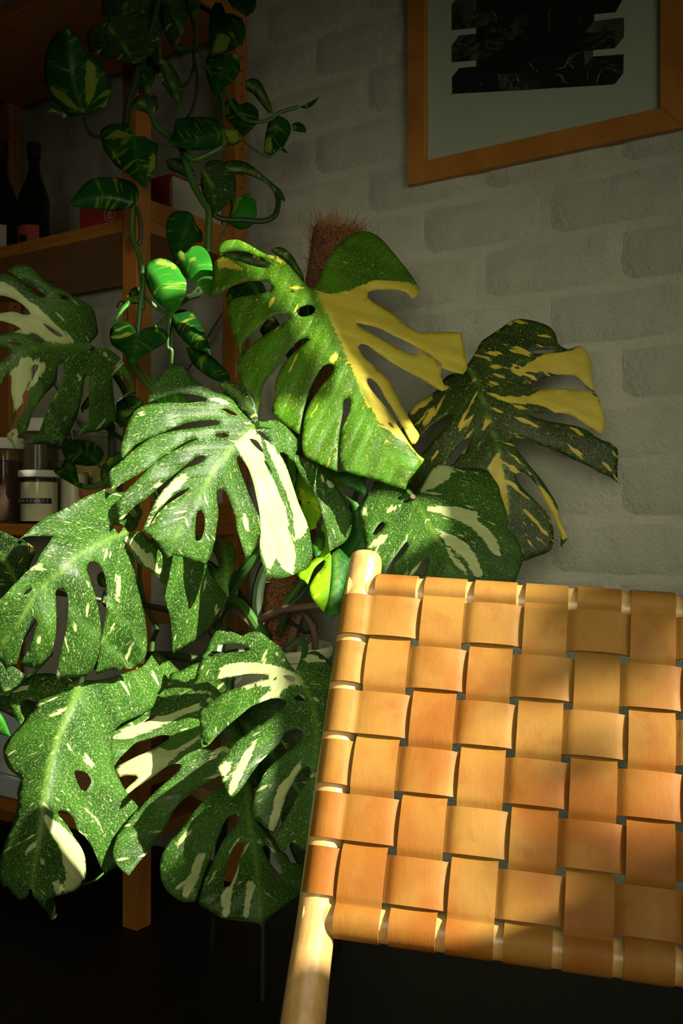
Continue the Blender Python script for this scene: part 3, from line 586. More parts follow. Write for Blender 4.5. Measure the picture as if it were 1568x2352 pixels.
# K: leaf behind the chair back
leaf(mon, 'R6 370,1060 335,1015 250,990 170,975 140,980 135,1010 100,1050 70,1100 60,1150 70,1200 85,1260 95,1310 90,1360 110,1430 150,1500 250,1560 400,1620 600,1650 800,1600 900,1560 925,1535 940,1490 960,1440 965,1380 950,1330 930,1290 880,1240 885,1200 870,1130 845,1060 830,1000 800,960 770,920 700,905 620,905 590,892 540,888 490,880 450,930 410,1000',
 'R6 370,1060 450,1220 530,1380 600,1560', 1.78, 1.66, bow=.02, R=.02, Lf=-.015, cR=.003, cL=.003, ribw=3, mat='leaf',
 holes=['R6 130,1272 165,1217 190,1200 203,1210 190,1240 150,1275', 'R6 205,1492 240,1420 290,1350 320,1310 334,1325 300,1380 260,1430 222,1492', 'R6 378,1485 400,1430 438,1400 447,1430 410,1500'],
 cream=['R6 430,1120 500,1115 600,1120 700,1140 745,1180 700,1185 780,1250 830,1320 845,1400 800,1380 740,1290 650,1210 520,1160 440,1140', 'R6 480,1240 560,1270 650,1320 700,1380 750,1500 700,1510 640,1400 540,1320', 'R6 200,1140 250,1110 290,1110 270,1130 220,1160', 'R6 110,1340 170,1280 240,1270 180,1330 110,1355', 'R6 385,1050 420,960 490,882 590,888 560,960 480,1010', 'R6 530,1330 600,1400 680,1500 640,1490 560,1400', 'R6 70,1130 110,1120 105,1170 75,1170'],
 label='split leaf behind the chair back, half in the sun')
# F: shaded leaf at the upper left
leaf(mon, 'T2 985,1155 1040,1090 1095,1030 1105,990 1090,900 1070,800 1030,710 960,660 880,620 800,580 730,530 660,500 590,480 540,440 510,420 450,370 390,300 330,255 260,235 190,240 130,270 80,306 140,345 220,400 290,440 370,480 440,520 500,560 520,600 470,600 420,580 350,520 280,450 200,400 130,370 60,345 -30,340 -130,345 -130,560 -20,580 60,590 150,620 220,660 280,710 330,760 345,795 300,800 240,790 170,765 100,765 30,775 -60,790 -60,860 30,870 100,890 170,915 225,945 200,975 170,990 120,1000 50,1010 -60,1025 -110,1100 -110,1180 0,1175 60,1180 100,1200 95,1240 50,1290 0,1330 -70,1380 -70,1720 0,1600 30,1530 60,1490 90,1470 125,1480 130,1540 125,1620 130,1700 150,1780 155,1850 150,1900 130,2000 105,2100 63,2160 100,2210 140,2250 165,2330 180,2270 190,2200 200,2150 240,2160 290,2130 320,2060 350,1960 370,1880 400,1830 450,1770 500,1700 560,1640 610,1590 640,1540 645,1470 650,1400 665,1350 700,1343 720,1370 715,1440 700,1530 660,1640 610,1740 560,1830 510,1920 480,2010 450,2090 410,2150 330,2220 240,2238 330,2255 430,2257 520,2258 600,2260 680,2230 740,2190 790,2110 830,2020 870,1930 900,1830 920,1740 935,1650 945,1570 965,1500 990,1475 1005,1500 1005,1600 1003,1700 1003,1800 1003,1900 1000,1950 985,2000 940,2060 900,2120 863,2203 910,2150 980,2130 1080,2120 1180,2085 1250,2040 1300,1990 1305,1900 1290,1800 1280,1700 1270,1600 1265,1510 1290,1480 1340,1480 1400,1510 1450,1560 1475,1620 1465,1660 1420,1690 1350,1740 1303,1792 1380,1745 1450,1712 1540,1682 1510,1600 1480,1500 1430,1420 1400,1350 1340,1270 1250,1200 1180,1165 1080,1158',
 'T2 985,1155 760,1140 560,1140 420,1160 260,1220 100,1340 -60,1450', 1.66, 1.55, bow=.03, R=.03, Lf=-.02, cR=.004, cL=.006, mat='leaf', crease=20,
 holes=['T2 480,890 540,920 620,970 690,1020 710,1045 660,1045 600,1010 530,950', 'T2 330,1000 400,1010 470,1060 500,1083 440,1080 380,1052', 'T2 370,1370 400,1355 435,1370 430,1410 400,1460 358,1552 368,1450', 'T2 650,555 700,570 760,590 790,620 780,650 720,625 670,590', 'T2 100,1112 170,1105 240,1120 255,1135 190,1140 120,1130'],
 cream=['T2 -50,410 60,440 180,520 300,620 400,680 500,780 600,880 720,980 860,1120 700,1127 620,1112 500,1090 420,1020 300,1010 200,990 160,990 230,950 100,890 -100,860 -100,400', 'T2 240,1270 290,1285 330,1260 380,1330 510,1335 515,1400 450,1500 350,1620 330,1650 240,1830 150,1900 125,1700 115,1500 130,1420 210,1370', 'T2 65,2150 165,2335 205,2150 180,2060', 'T2 1060,1175 1150,1200 1230,1270 1280,1340 1200,1290', 'T2 865,1480 890,1460 910,1520 890,1580', 'T2 380,485 440,510 495,548 440,540', 'T2 710,1580 740,1580 760,1650 740,1670'],
 brown=['T2 330,1480 342,1560 332,1700 312,1850 200,2000 150,2160 108,2190 130,2050 180,1900 250,1800 262,1680 300,1600'],
 label='shaded split leaf at upper left with a browned cream tongue')
# dark leaf seen through the slots of the sunlit one
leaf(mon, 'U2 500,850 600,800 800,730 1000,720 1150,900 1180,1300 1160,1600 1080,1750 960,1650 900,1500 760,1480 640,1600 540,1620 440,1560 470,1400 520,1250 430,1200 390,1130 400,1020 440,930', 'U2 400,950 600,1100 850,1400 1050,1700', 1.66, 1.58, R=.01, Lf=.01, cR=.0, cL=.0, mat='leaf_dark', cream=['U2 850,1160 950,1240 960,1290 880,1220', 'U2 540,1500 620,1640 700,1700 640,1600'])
leaf(mon, 'U2 900,1500 1150,1430 1300,1500 1330,2000 1290,2350 1200,2500 1050,2420 940,2200 860,1900', 'U2 1100,1450 1150,1900 1180,2480', 1.68, 1.60, R=.01, Lf=.01, mat='leaf_dark')  # extra leaf added to keep the gap before the pale wall dark
# G: fan-shaped leaf at the bottom
leaf(mon, 'U3 880,120 820,150 660,180 560,250 480,330 420,400 340,500 270,600 220,640 170,710 130,790 107,880 110,970 130,1050 160,1110 210,1160 280,1210 350,1225 410,1220 438,1190 452,1140 470,1080 500,980 550,860 600,720 640,620 680,520 730,450 790,432 818,450 810,500 760,560 710,620 660,700 610,800 570,900 520,1000 490,1090 465,1180 455,1240 500,1270 570,1310 650,1360 720,1380 800,1390 880,1400 950,1410 1000,1420 1027,1462 1060,1390 1120,1340 1200,1280 1290,1220 1360,1180 1420,1100 1420,950 1350,870 1290,870 1250,800 1180,740 1130,640 1050,570 980,490 940,440 960,300 940,150',
 'U3 880,170 900,400 930,650 975,900 1000,1200 1010,1420', 1.52, 1.38, bow=.02, R=.05, Lf=-.012, cR=.004, cL=.003, mat='leaf',
 holes=['U3 680,1070 690,980 710,880 740,780 780,710 830,685 860,700 855,760 820,850 800,930 770,1010 730,1080 695,1092', 'U3 1030,720 1060,705 1110,760 1160,850 1210,960 1180,970 1120,900 1060,800'],
 cream=['U3 440,790 520,785 500,860 460,980 420,1080 350,1190 320,1195 305,1120 330,1030 390,960 400,880', 'U3 780,930 822,870 790,1020 750,1150 740,1280 720,1370 650,1340 700,1290 660,1250 650,1170 700,1090', 'U3 890,1050 950,1030 960,1080 930,1180 900,1380 860,1350 870,1200', 'U3 290,650 340,590 415,560 380,610 260,730 245,700', 'U3 960,640 1000,650 1020,700 990,710', 'U3 1060,640 1130,720 1150,800 1110,760', 'U3 530,1080 600,950 620,940 570,1050', 'U3 830,640 825,670 760,730 730,830 720,830 745,740 800,670', 'U3 890,200 960,300 950,330 900,260'],
 label='fan-shaped leaf low beside the chair post, lit at its left')
# H: long leaf at lower left, midrib in view
leaf(mon, 'T5 790,-5 700,-40 560,-50 430,-60 300,-40 180,50 100,130 78,190 90,270 130,350 170,410 200,440 235,380 210,330 190,270 200,215 260,190 330,190 357,210 340,270 300,310 250,370 210,430 140,510 70,590 30,680 50,790 90,870 150,920 200,945 190,1000 165,1100 170,1200 140,1330 100,1450 50,1560 20,1660 0,1740 -10,1850 0,1950 45,2010 60,1990 100,2050 150,2100 195,2130 240,2110 270,2080 275,2030 305,2025 315,2080 370,2140 430,2140 520,2100 640,2070 740,2030 800,1970 830,1880 830,1780 810,1680 770,1600 720,1530 680,1460 640,1400 590,1340 560,1300 558,1270 600,1265 650,1280 700,1330 730,1400 760,1470 815,1512 850,1560 890,1620 930,1720 980,1830 1010,1887 1060,1850 1140,1800 1110,1700 1100,1600 1140,1520 1180,1440 1240,1390 1340,1280 1344,1240 1250,1130 1180,1020 1150,960 FP 262,1760 258,1700 275,1665 330,1638 370,1610 392,1575 412,1540 380,1510 355,1493 330,1528 290,1545 235,1560 200,1562',
 'T5 790,0 690,250 560,570 470,860 410,1250 370,1560 320,1900 312,2020', 1.52, 1.38, bow=.04, R=.05, Lf=.035, cR=.004, cL=.012, crease=10, ribw=6, mat='leaf',
 holes=['T5 715,890 760,880 830,900 870,950 880,1000 830,1080 780,1060 740,980'],
 cream=['T5 415,1295 470,1310 540,1380 620,1430 720,1540 800,1640 835,1800 780,2010 640,2075 620,1980 640,1900 600,1700 560,1580 500,1500 440,1400', 'T5 465,350 560,290 655,255 640,300 550,350 480,370', 'T5 235,1690 280,1610 350,1555 345,1610 260,1710', 'T5 510,1950 560,1930 620,2050 560,2080 520,2040', 'T5 465,735 500,690 530,660 515,730', 'T5 385,1700 420,1730 430,1800 400,1780', 'T5 815,1235 880,1290 960,1380 1000,1480 960,1420 880,1340', 'T5 750,680 830,730 930,850 920,890 840,810', 'T5 270,1250 370,1130 380,1140 300,1240'],
 label='long drooping leaf at lower left with its midrib in view')
# J: leaf between the two, with a torn cream tongue and one long tongue
leaf(mon, 'U1 1500,540 1450,440 1400,400 1300,380 1180,300 1180,200 1100,220 1000,270 940,300 870,310 840,330 820,420 800,480 720,530 650,600 560,640 450,690 350,740 250,770 180,800 150,870 148,950 155,1050 130,1130 80,1230 40,1310 5,1400 10,1470 40,1550 80,1610 135,1642 150,1540 170,1450 210,1370 270,1280 350,1200 420,1130 480,1095 560,1075 640,1050 700,1030 780,1020 825,1030 820,1065 790,1085 720,1130 640,1170 560,1220 480,1250 400,1290 320,1330 240,1370 205,1410 230,1460 265,1500 330,1480 400,1475 450,1480 470,1500 440,1540 390,1580 340,1630 300,1680 240,1725 150,1742 220,1757 300,1715 380,1670 440,1620 510,1580 580,1530 660,1480 720,1430 800,1380 870,1350 940,1345 965,1360 930,1420 860,1490 780,1560 700,1630 620,1710 550,1780 500,1840 440,1900 S1 260,1190 200,1260 140,1340 110,1420 108,1480 130,1530 170,1570 206,1597 240,1550 290,1490 350,1420 400,1350 440,1280 480,1200 540,1130 600,1090 660,1040 730,1000 790,960 860,1000 920,1080 1000,1050 1000,900 900,760 860,600 850,450',
 'U1 1490,540 1480,800 1450,1100 1400,1400 1300,1700', 1.64, 1.52, bow=.01, R=.01, Lf=.008, cL=.0, cR=.002, vein=.55, mat='leaf',
 holes=['U1 525,885 580,840 650,790 685,785 670,820 600,860', 'S1 655,812 700,760 780,700 830,692 846,720 800,780 730,812'],
 brown=['U1 200,1405 225,1445 265,1485 330,1465 400,1458 460,1470 485,1500 430,1545 470,1490 400,1480 320,1500 262,1508 200,1450', 'U1 140,1742 230,1700 300,1680 290,1710 220,1762'],
 cream=['U1 150,1060 300,960 500,880 680,810 800,800 950,740 1180,660 1220,690 1150,740 950,820 800,880 650,960 500,1010 330,1060 200,1060', 'U1 195,1410 320,1320 560,1205 740,1150 780,1200 900,1180 1180,1020 1180,1060 1100,1130 1000,1180 850,1300 760,1410 660,1480 440,1640 240,1740 200,1760 260,1510', 'U1 1010,520 1200,510 1320,515 1300,550 1150,555', 'U1 1250,600 1340,590 1300,650 1240,650', 'U1 320,960 480,770 500,790 380,920', 'U1 1230,1290 1480,1180 1300,1310'],
 label='split leaf with a torn cream tongue and one long green tongue')
# small and backlit leaves
leaf(mon, 'T4 1290,530 1340,545 1420,540 1470,590 1495,650 1490,700 1480,800 1430,900 1415,960 1420,1100 1340,1010 1270,930 1225,840 1200,770 1300,830 1318,800 1305,730 1260,640 1235,600 1270,560', 'T4 1330,535 1380,700 1400,900 1410,1080', 1.72, 1.66, R=.05, Lf=.05, mat='leaf', brown=['T4 1250,600 1300,600 1345,650 1350,710 1330,745 1300,690'], cream=['T4 1430,540 1470,590 1500,680 1460,650 1430,580'], name='leaf')
leaf(mon, 'U4 770,1290 740,1330 660,1345 590,1350 530,1400 450,1470 345,1550 390,1620 440,1640 485,1692 520,1600 560,1500 620,1430 700,1370 690,1450 600,1560 540,1650 510,1720 510,1780 530,1850 600,1950 690,2050 745,1900 772,1700 788,1500 788,1320', 'U4 768,1290 780,1500 750,1800 740,2120', 1.69, 1.59, R=.04, Lf=.01, mat='leaf_backlit', cream=['U4 510,1720 600,1560 700,1400 690,1500 560,1650'], label='lime green leaf lit through by the sun')
leaf(mon, 'U4 900,1230 1000,1340 1030,1360 1000,1500 940,1800 900,2060 830,2095 747,2130 700,2040 740,1900 770,1700 775,1500 772,1320', 'U4 830,1250 860,1500 800,1900 747,2130', 1.73, 1.65, R=.03, Lf=.02, mat='leaf_new')
leaf(mon, 'U4 350,240 400,240 450,350 560,520 640,540 665,780 640,850 600,900 600,960 510,1000 440,860 400,720 350,620 320,520 330,410', 'U4 370,240 480,600 510,1000', 1.78, 1.70, R=.03, Lf=.03, mat='leaf_backlit', holes=['U4 352,612 395,600 405,675 380,668', 'U4 480,650 500,625 520,635 500,650'], cream=['U4 370,440 430,470 475,560 470,650 410,660 395,540', 'U4 520,620 590,530 660,780 610,810 570,680'])
leaf(mon, 'U4 690,860 740,1000 775,1150 775,1290 720,1350 640,1340 590,1345 550,1280 520,1140 600,1080 650,980', 'U4 690,870 720,1100 700,1340', 1.74, 1.70, Lf=.03, mat='leaf_backlit', cream=[])
leaf(mon, 'U4 530,1140 610,1070 650,960 690,1000 700,1180 640,1310 590,1340 560,1280', 'U4 660,980 620,1180 600,1330', 1.73, 1.68, mat='leaf_new')
leaf(mon, 'U4 420,20 560,90 720,170 880,250 960,240 1190,330 1245,460 1210,560 1150,520 1050,470 900,430 830,440 980,560 1120,640 1165,700 1150,850 1200,1000 1235,1200 1180,1260 1000,1350 940,1340 880,1230 980,1050 1050,800 1000,620 800,400 600,200', 'U4 430,30 800,330 1100,600 1200,1100', 1.84, 1.80, R=.01, Lf=.02, mat='leaf_new', label='deep green leaf behind the chair post')
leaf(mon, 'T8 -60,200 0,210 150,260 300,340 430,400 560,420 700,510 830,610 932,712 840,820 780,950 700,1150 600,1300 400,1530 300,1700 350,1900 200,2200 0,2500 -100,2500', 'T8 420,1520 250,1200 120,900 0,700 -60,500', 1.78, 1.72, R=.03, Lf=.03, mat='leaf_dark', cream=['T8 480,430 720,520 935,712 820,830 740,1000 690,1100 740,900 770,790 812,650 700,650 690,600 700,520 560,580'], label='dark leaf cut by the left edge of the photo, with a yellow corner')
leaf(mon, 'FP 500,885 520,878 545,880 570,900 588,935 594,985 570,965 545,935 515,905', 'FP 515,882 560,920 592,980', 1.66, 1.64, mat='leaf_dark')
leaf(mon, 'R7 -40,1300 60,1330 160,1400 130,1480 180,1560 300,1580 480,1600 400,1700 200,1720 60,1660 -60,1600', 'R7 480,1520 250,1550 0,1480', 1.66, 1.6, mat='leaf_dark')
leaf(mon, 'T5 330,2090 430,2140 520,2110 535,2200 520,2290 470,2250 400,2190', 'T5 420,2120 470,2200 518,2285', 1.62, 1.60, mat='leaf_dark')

# ================================================================== trailing pothos above
po = empty('pothos_plant', sp(.10, -.10, 2.128), 'trailing pothos with heart-shaped marbled leaves hanging from the top shelf', 'plant')
MB().lathe([(0, 2.130), (.058, 2.130), (.075, 2.24), (.078, 2.245), (.072, 2.24), (.068, 2.22), (0, 2.22)], Vector((po.location.x, po.location.y, 0)), 36).build('pot', M['white'], po)
def pl(out, mid, d0, d1, mat='pothos', cream=(), R=.05, Lf=.05, cr=.0, **k):
    return leaf(po, out, mid, d0, d1, mat=mat, cream=cream, R=R, Lf=Lf, cR=cr, cL=cr, vein=.45, step=8, wob=.003, quilt=.0005, crease=5, ribw=2.2, thick=.0006, bow=-.008, **k)
pl('R1 300,125 340,145 375,200 400,245 440,260 480,320 510,390 512,440 490,485 440,520 400,528 375,525 340,535 310,530 290,505 250,465 220,420 205,350 205,280 225,200 260,150', 'R1 380,522 330,350 300,130', 1.92, 1.88, cream=['R1 395,270 440,300 440,420 400,500 390,420', 'R1 218,385 300,430 370,505 330,500 250,440', 'R1 440,500 510,440 490,490'])
pl('R1 215,515 240,480 290,505 330,535 290,545 250,515', 'R1 330,520 220,512', 1.93, 1.92, mat='leaf_dark')
pl('R1 460,620 470,590 510,570 570,568 605,590 620,625 660,625 700,650 727,660 722,710 720,760 700,800 680,840 665,866 640,845 600,810 540,770 500,720 475,680', 'R1 614,628 630,740 667,864', 1.90, 1.85, cream=['R1 465,640 540,595 610,625 520,640', 'R1 690,720 715,690 710,780 670,840', 'R1 500,640 530,700 560,760 520,720'])
pl('R1 317,940 350,890 400,835 450,815 520,815 590,830 630,860 637,900 620,940 580,960 520,970 450,962 380,955 335,950', 'R1 636,940 480,900 318,940', 1.92, 1.86)
pl('R1 400,190 410,140 470,100 540,60 640,60 720,90 735,150 720,210 680,260 620,291 560,290 520,270 480,275 460,250 410,240', 'R1 470,90 560,200 620,290', 1.95, 1.92, mat='leaf_dark')
pl('R1 480,-60 720,-60 730,80 640,70 540,70 480,100 465,40', 'R1 600,-60 560,80', 1.98, 1.96, mat='leaf_dark')
pl('R1 990,10 1020,15 1035,60 1075,65 1115,95 1128,150 1110,200 1060,235 1000,250 965,262 960,180 960,100 970,40', 'R1 1035,65 1000,160 965,260', 2.15, 2.10, cream=['R1 1000,150 1060,170 1040,230 970,250'])
pl('R1 960,245 1000,250 1050,250 1090,240 1103,290 1095,340 1060,380 1020,410 990,462 960,390 945,320 948,270', 'R1 1050,250 1010,350 990,460', 2.12, 2.08, cream=['R1 1060,250 1100,240 1090,290'])
pl('R1 735,262 770,280 810,330 835,400 838,450 832,532 815,480 780,430 750,390 735,360 720,330', 'R1 735,262 790,380 832,530', 2.02, 2.0, mat='leaf_dark', cream=['R1 720,330 740,340 760,390 735,380'])
pl('R1 810,545 880,538 960,540 1010,560 1035,590 1075,590 1110,630 1100,655 1060,668 1000,680 900,690 820,680 765,667 790,620 800,570', 'R1 1045,600 900,640 767,667', 1.98, 1.90, cream=['R1 1030,590 1075,590 1110,640 1060,665'])
pl('R1 758,735 800,725 850,740 880,770 900,800 880,830 830,800 780,780', 'R1 900,800 830,765 760,735', 2.05, 2.0, mat='leaf_dark')
pl('R1 935,770 960,740 1000,735 1040,750 1075,800 1085,860 1070,910 1030,950 990,986 960,950 935,900 920,840', 'R1 940,790 980,880 990,984', 2.0, 1.96, mat='leaf_dark')
pl('R1 1030,745 1080,735 1140,750 1190,790 1250,840 1295,880 1312,930 1270,900 1230,850 1180,820 1120,800 1060,800 1020,780', 'R1 1030,770 1180,800 1310,928', 2.02, 2.0, mat='leaf_dark')
pl('R1 1125,375 1150,360 1190,370 1220,420 1245,480 1255,520 1235,520 1200,480 1160,430 1130,410', 'R1 1255,520 1190,420 1130,380', 2.10, 2.1, mat='leaf_dark')
pl('R1 1210,700 1215,640 1230,570 1250,540 1290,535 1325,560 1335,600 1315,650 1290,690 1240,715', 'R1 1265,540 1260,620 1212,705', 2.12, 2.08, cream=['R1 1215,640 1245,610 1250,690 1212,705', 'R1 1240,700 1290,680 1270,705'])
pl('R1 1340,570 1370,560 1400,580 1406,609 1370,605 1345,600', 'R1 1335,580 1405,608', 2.14, 2.12, mat='leaf_dark')
pl('R1 1370,490 1410,475 1468,443 1440,480 1405,500', 'R1 1370,490 1467,445', 2.10, 2.06, cream=['R1 1370,490 1410,475 1420,490 1400,498'])
pl('R1 1290,680 1305,680 1324,703 1300,700', 'R1 1290,680 1322,703', 2.10, 2.10)
pl('R1 1025,490 1040,460 1075,450 1100,480 1140,470 1180,500 1188,550 1160,590 1120,628 1090,600 1050,560 1030,530', 'R1 1100,482 1110,560 1120,625', 2.13, 2.08, cream=['R1 1030,490 1060,460 1050,530 1035,530'])
pl('R1 1055,910 1150,885 1175,930 1178,1000 1150,1040 1100,1055 1040,1020 1060,960', 'R1 1060,1020 1110,970 1150,890', 2.06, 2.02, mat='pothos_light', cream=['R1 1055,910 1110,900 1080,970 1060,990'])
pl('R1 765,1020 790,980 830,968 880,980 900,1030 930,1070 930,1110 890,1120 850,1150 830,1200 810,1212 780,1150 765,1090', 'R1 880,990 840,1090 812,1210', 2.02, 1.96)
pl('R1 600,500 620,450 680,430 725,450 725,500 700,530 650,512', 'R1 700,525 650,470 605,500', 1.98, 1.96, mat='leaf_dark')
for q in ('R1 740,-60 850,-60 860,60 840,150 800,230 770,180 740,100', 'R1 850,-50 930,-40 900,60 880,90 860,50', 'R1 1040,-50 1180,-50 1172,40 1130,75 1080,40 1050,10', 'R1 640,260 730,250 720,330 680,420 640,430 620,330', 'R1 780,220 830,205 870,215 860,240 810,250', 'R1 640,-40 740,-40 740,240 700,300 660,200'):
    c = pts(q); a, b = c[0], c[len(c)//2]
    pl(q, 'FP %f,%f %f,%f' % (a[0], a[1], b[0], b[1]), 2.05, 2.02, mat='pothos' if '1040' in q else 'leaf_dark')
pl('R1 812,1165 830,1150 850,1165 880,1135 920,1130 955,1160 975,1220 973,1300 962,1366 920,1320 870,1280 830,1230 815,1190', 'R1 850,1168 920,1250 962,1362', 1.86, 1.78, mat='pothos_light', cream=['R1 812,1165 830,1150 848,1165 850,1200 820,1200'], R=.06, Lf=.04)
pl('R3 1005,190 1040,150 1100,130 1170,145 1230,190 1260,240 1290,290 1285,370 1260,430 1235,480 1193,513 1120,460 1060,400 1020,320 1000,250', 'R3 1042,222 1120,330 1192,510', 1.86, 1.78, mat='pothos_light', cream=['R3 1040,160 1120,135 1200,170 1240,210 1130,180'], R=.03, Lf=.08)
pl('R3 1180,540 1210,500 1270,485 1330,510 1380,570 1420,650 1450,740 1455,797 1400,775 1330,750 1270,700 1210,620', 'R3 1172,522 1300,620 1454,796', 1.92, 1.84)
pl('FP 426,795 470,808 505,835 527,862 526,876 505,878 470,860 440,832', 'FP 430,798 480,840 508,877', 1.95, 1.90)
pl('R3 760,640 780,600 830,570 890,580 930,620 952,665 990,620 1060,605 1130,620 1165,660 1150,710 1090,750 1020,790 960,840 905,907 880,850 870,800 800,750 765,710', 'R3 953,668 930,780 905,905', 1.86, 1.80, cream=['R3 780,690 880,640 930,660 870,680'])
pl('R3 782,605 800,540 850,460 920,400 980,385 995,400 930,430 870,480 820,540 795,590', 'R3 985,390 880,450 785,603', 1.90, 1.86, mat='pothos_light')
pl('R3 880,400 900,350 950,325 985,330 975,380 920,395', 'R3 985,340 890,390', 1.92, 1.90)
pl('S6 625,532 740,495 880,493 980,530 1050,590 1065,650 1030,720 1000,755 900,765 800,750 720,720 660,660 630,590', 'S6 1005,732 850,620 626,535', 1.95, 1.88, cream=['S6 670,650 780,640 870,660 760,680'])
pl('S6 525,720 570,760 620,780 680,690 770,700 780,760 800,860 826,997 740,950 640,890 570,840 530,770', 'S6 700,695 730,850 825,995', 1.94, 1.88)
pl('S6 1080,720 1130,650 1200,625 1290,625 1320,660 1250,740 1150,810 1100,840 1080,780', 'S6 1290,640 1180,700 1085,830', 1.92, 1.88, cream=['S6 1085,720 1150,660 1170,720 1110,790'])
pl('S6 1040,780 1070,740 1110,830 1110,900 1060,960 1035,880', 'S6 1090,770 1060,950', 1.95, 1.92, mat='leaf_dark')
pl('S6 1200,110 1290,60 1380,40 1480,100 1450,170 1390,250 1310,280 1300,350 1240,370 1190,300 1195,200', 'S6 1440,110 1290,210 1200,300', 1.90, 1.86, cream=['S6 1200,210 1330,190 1400,170 1340,230 1290,260'])
pl('FP 360,918 390,903 420,906 436,925 420,945 380,945', 'FP 430,925 365,920', 1.88, 1.86, mat='pothos_light', cream=[])
pl('R4 412,230 440,212 480,215 530,255 570,320 595,370 600,410 545,345 495,290 450,258', 'R4 430,220 520,280 598,405', 1.98, 1.95, mat='leaf_dark')
pl('R4 165,490 185,440 230,420 300,400 360,400 388,450 390,480 320,500 180,540', 'R4 300,400 240,460 175,530', 1.98, 1.92, cream=['R4 165,490 190,450 200,500 175,530'])
pl('R4 130,240 200,230 290,240 380,280 400,330 330,340 250,320 150,300', 'R4 400,300 280,280 130,245', 1.97, 1.93, mat='leaf_dark', cream=['R4 290,240 350,260 380,290 320,270'])
pl('R4 350,670 400,600 440,600 470,660 460,700 380,720', 'R4 440,600 360,690', 1.98, 1.95, mat='leaf_dark')
pl('R4 490,800 530,740 560,840 550,870 520,850', 'R4 530,745 545,865', 2.0, 1.98, mat='leaf_dark')
pl('T2 905,1850 950,1770 1003,1700 1003,1830 950,1870 930,1905', 'T2 1000,1740 930,1900', 1.92, 1.9, mat='leaf_dark')
pl('T4 100,930 110,870 150,840 200,870 220,950 190,1000 130,990', 'T4 190,990 110,880', 1.80, 1.78, mat='leaf_dark')
pl('T4 140,1120 170,1010 195,1100 190,1200 150,1160', 'T4 180,1020 160,1180', 1.80, 1.78, mat='leaf_dark')
pl('T4 330,350 390,250 480,150 530,150 555,260 520,330 500,400 450,440 400,430', 'T4 440,420 500,300 530,160', 1.74, 1.70, mat='leaf', cream=['T4 500,160 535,150 550,230'])
pl('FP -10,1628 3,1640 14,1662 24,1690 5,1688 -12,1680', 'FP -10,1640 24,1690', 1.5, 1.48, mat='pothos_light')
def pv(s, d, r=.0042, mat='stem_dark', r1=None): vine(po, s, d, r, 'vine', mat, r1)
pv('R1 850,-30 880,80 895,160 890,260 905,350 900,440 880,510 860,540', (2.10, 2.05), .0034)
pv('R1 915,-30 905,90 900,190 935,280 990,380 1020,450 1030,530', (2.14, 2.1), .003, 'stem')
pv('R1 890,180 890,300 860,380 830,400', (2.1, 2.08), .0028)
pv('R1 690,515 720,580 780,630 850,700 890,735 960,710 1025,675', (1.98, 1.96), .0058, 'stem')
pv('R1 830,650 850,730 880,830 930,920 958,970 957,1060 955,1160', (1.99, 1.97), .0070, 'stem')
pv('R1 960,970 1020,1005 1120,1010 1210,1015 1265,985 1278,920 1265,870', (1.99, 2.02), .0056, 'stem_dark')
pv('R1 1000,350 1050,450 1100,530 1160,560 1240,550 1280,520 1370,490', (2.12, 2.10), .0042, 'stem')
pv('R1 1110,640 1170,690 1240,720 1290,680', (2.08, 2.08), .0022, 'stem')
pv('R1 640,240 620,380 590,470 575,570', (1.96, 1.93), .0075)
pv('R1 735,-30 700,120 660,240 645,330', (1.98, 1.96), .007)
pv('R1 385,520 392,570 420,620 465,632', (1.92, 1.91), .0036)
pv('R1 612,940 605,1050 615,1110 640,1180 655,1300 655,1420', (1.93, 1.90), .0050, 'stem')
pv('R1 628,950 645,1020 645,1100 625,1130', (1.92, 1.92), .0040, 'stem_dark')
pv('R1 900,740 960,700', (1.98, 1.98), .004)
pv('R1 1000,1110 1050,1020 1060,1000', (2.0, 2.02), .002, 'stem')
pv('R1 720,1340 800,1400 880,1360 930,1300', (1.92, 1.90), .005, 'stem')
pv('R3 985,180 990,300 975,420 958,600 950,680', (1.90, 1.90), .0055, 'stem')
pv('R3 1005,400 1060,450 1110,490 1170,515 1165,620 1160,740 1190,770 1190,860', (1.91, 1.92), .0036, 'stem')
pv('R3 1175,520 1190,640 1180,760 1175,880', (1.94, 1.94), .0036, 'stem')
pv('R3 1180,515 1130,560 1090,600 1060,610', (1.92, 1.89), .004, 'stem')
pv('R3 1300,400 1370,380 1390,350', (1.90, 1.9), .006, 'stem_dark')
pv('R3 900,860 960,940 1010,1000 1060,1060', (1.90, 1.88), .0050, 'stem')
pv('R3 950,870 1020,960 1080,1040', (1.92, 1.9), .003, 'stem')
pv('R3 730,1300 840,1380 930,1440 1000,1500', (1.93, 1.90), .0045, 'stem_dark')
pv('R3 775,1280 770,1400 770,1520', (1.94, 1.92), .0065, 'stem_dark')
pv('R3 810,470 830,430 880,440 960,440', (1.95, 1.92), .0014, 'stem_dark')
pv('R3 880,480 885,520 880,560', (1.95, 1.94), .001, 'stem_dark')
pv('S6 820,960 920,980 1060,940 1120,880', (1.92, 1.90), .0052, 'stem')
pv('S6 1000,745 1080,810', (1.94, 1.92), .0026, 'stem')
pv('FP 320,1240 322,1340 338,1400 360,1442 350,1475 345,1560', (1.92, 1.94), .0048, 'stem')
pv('FP 250,1400 262,1460 300,1500', (1.84, 1.84), .003, 'stem_dark')

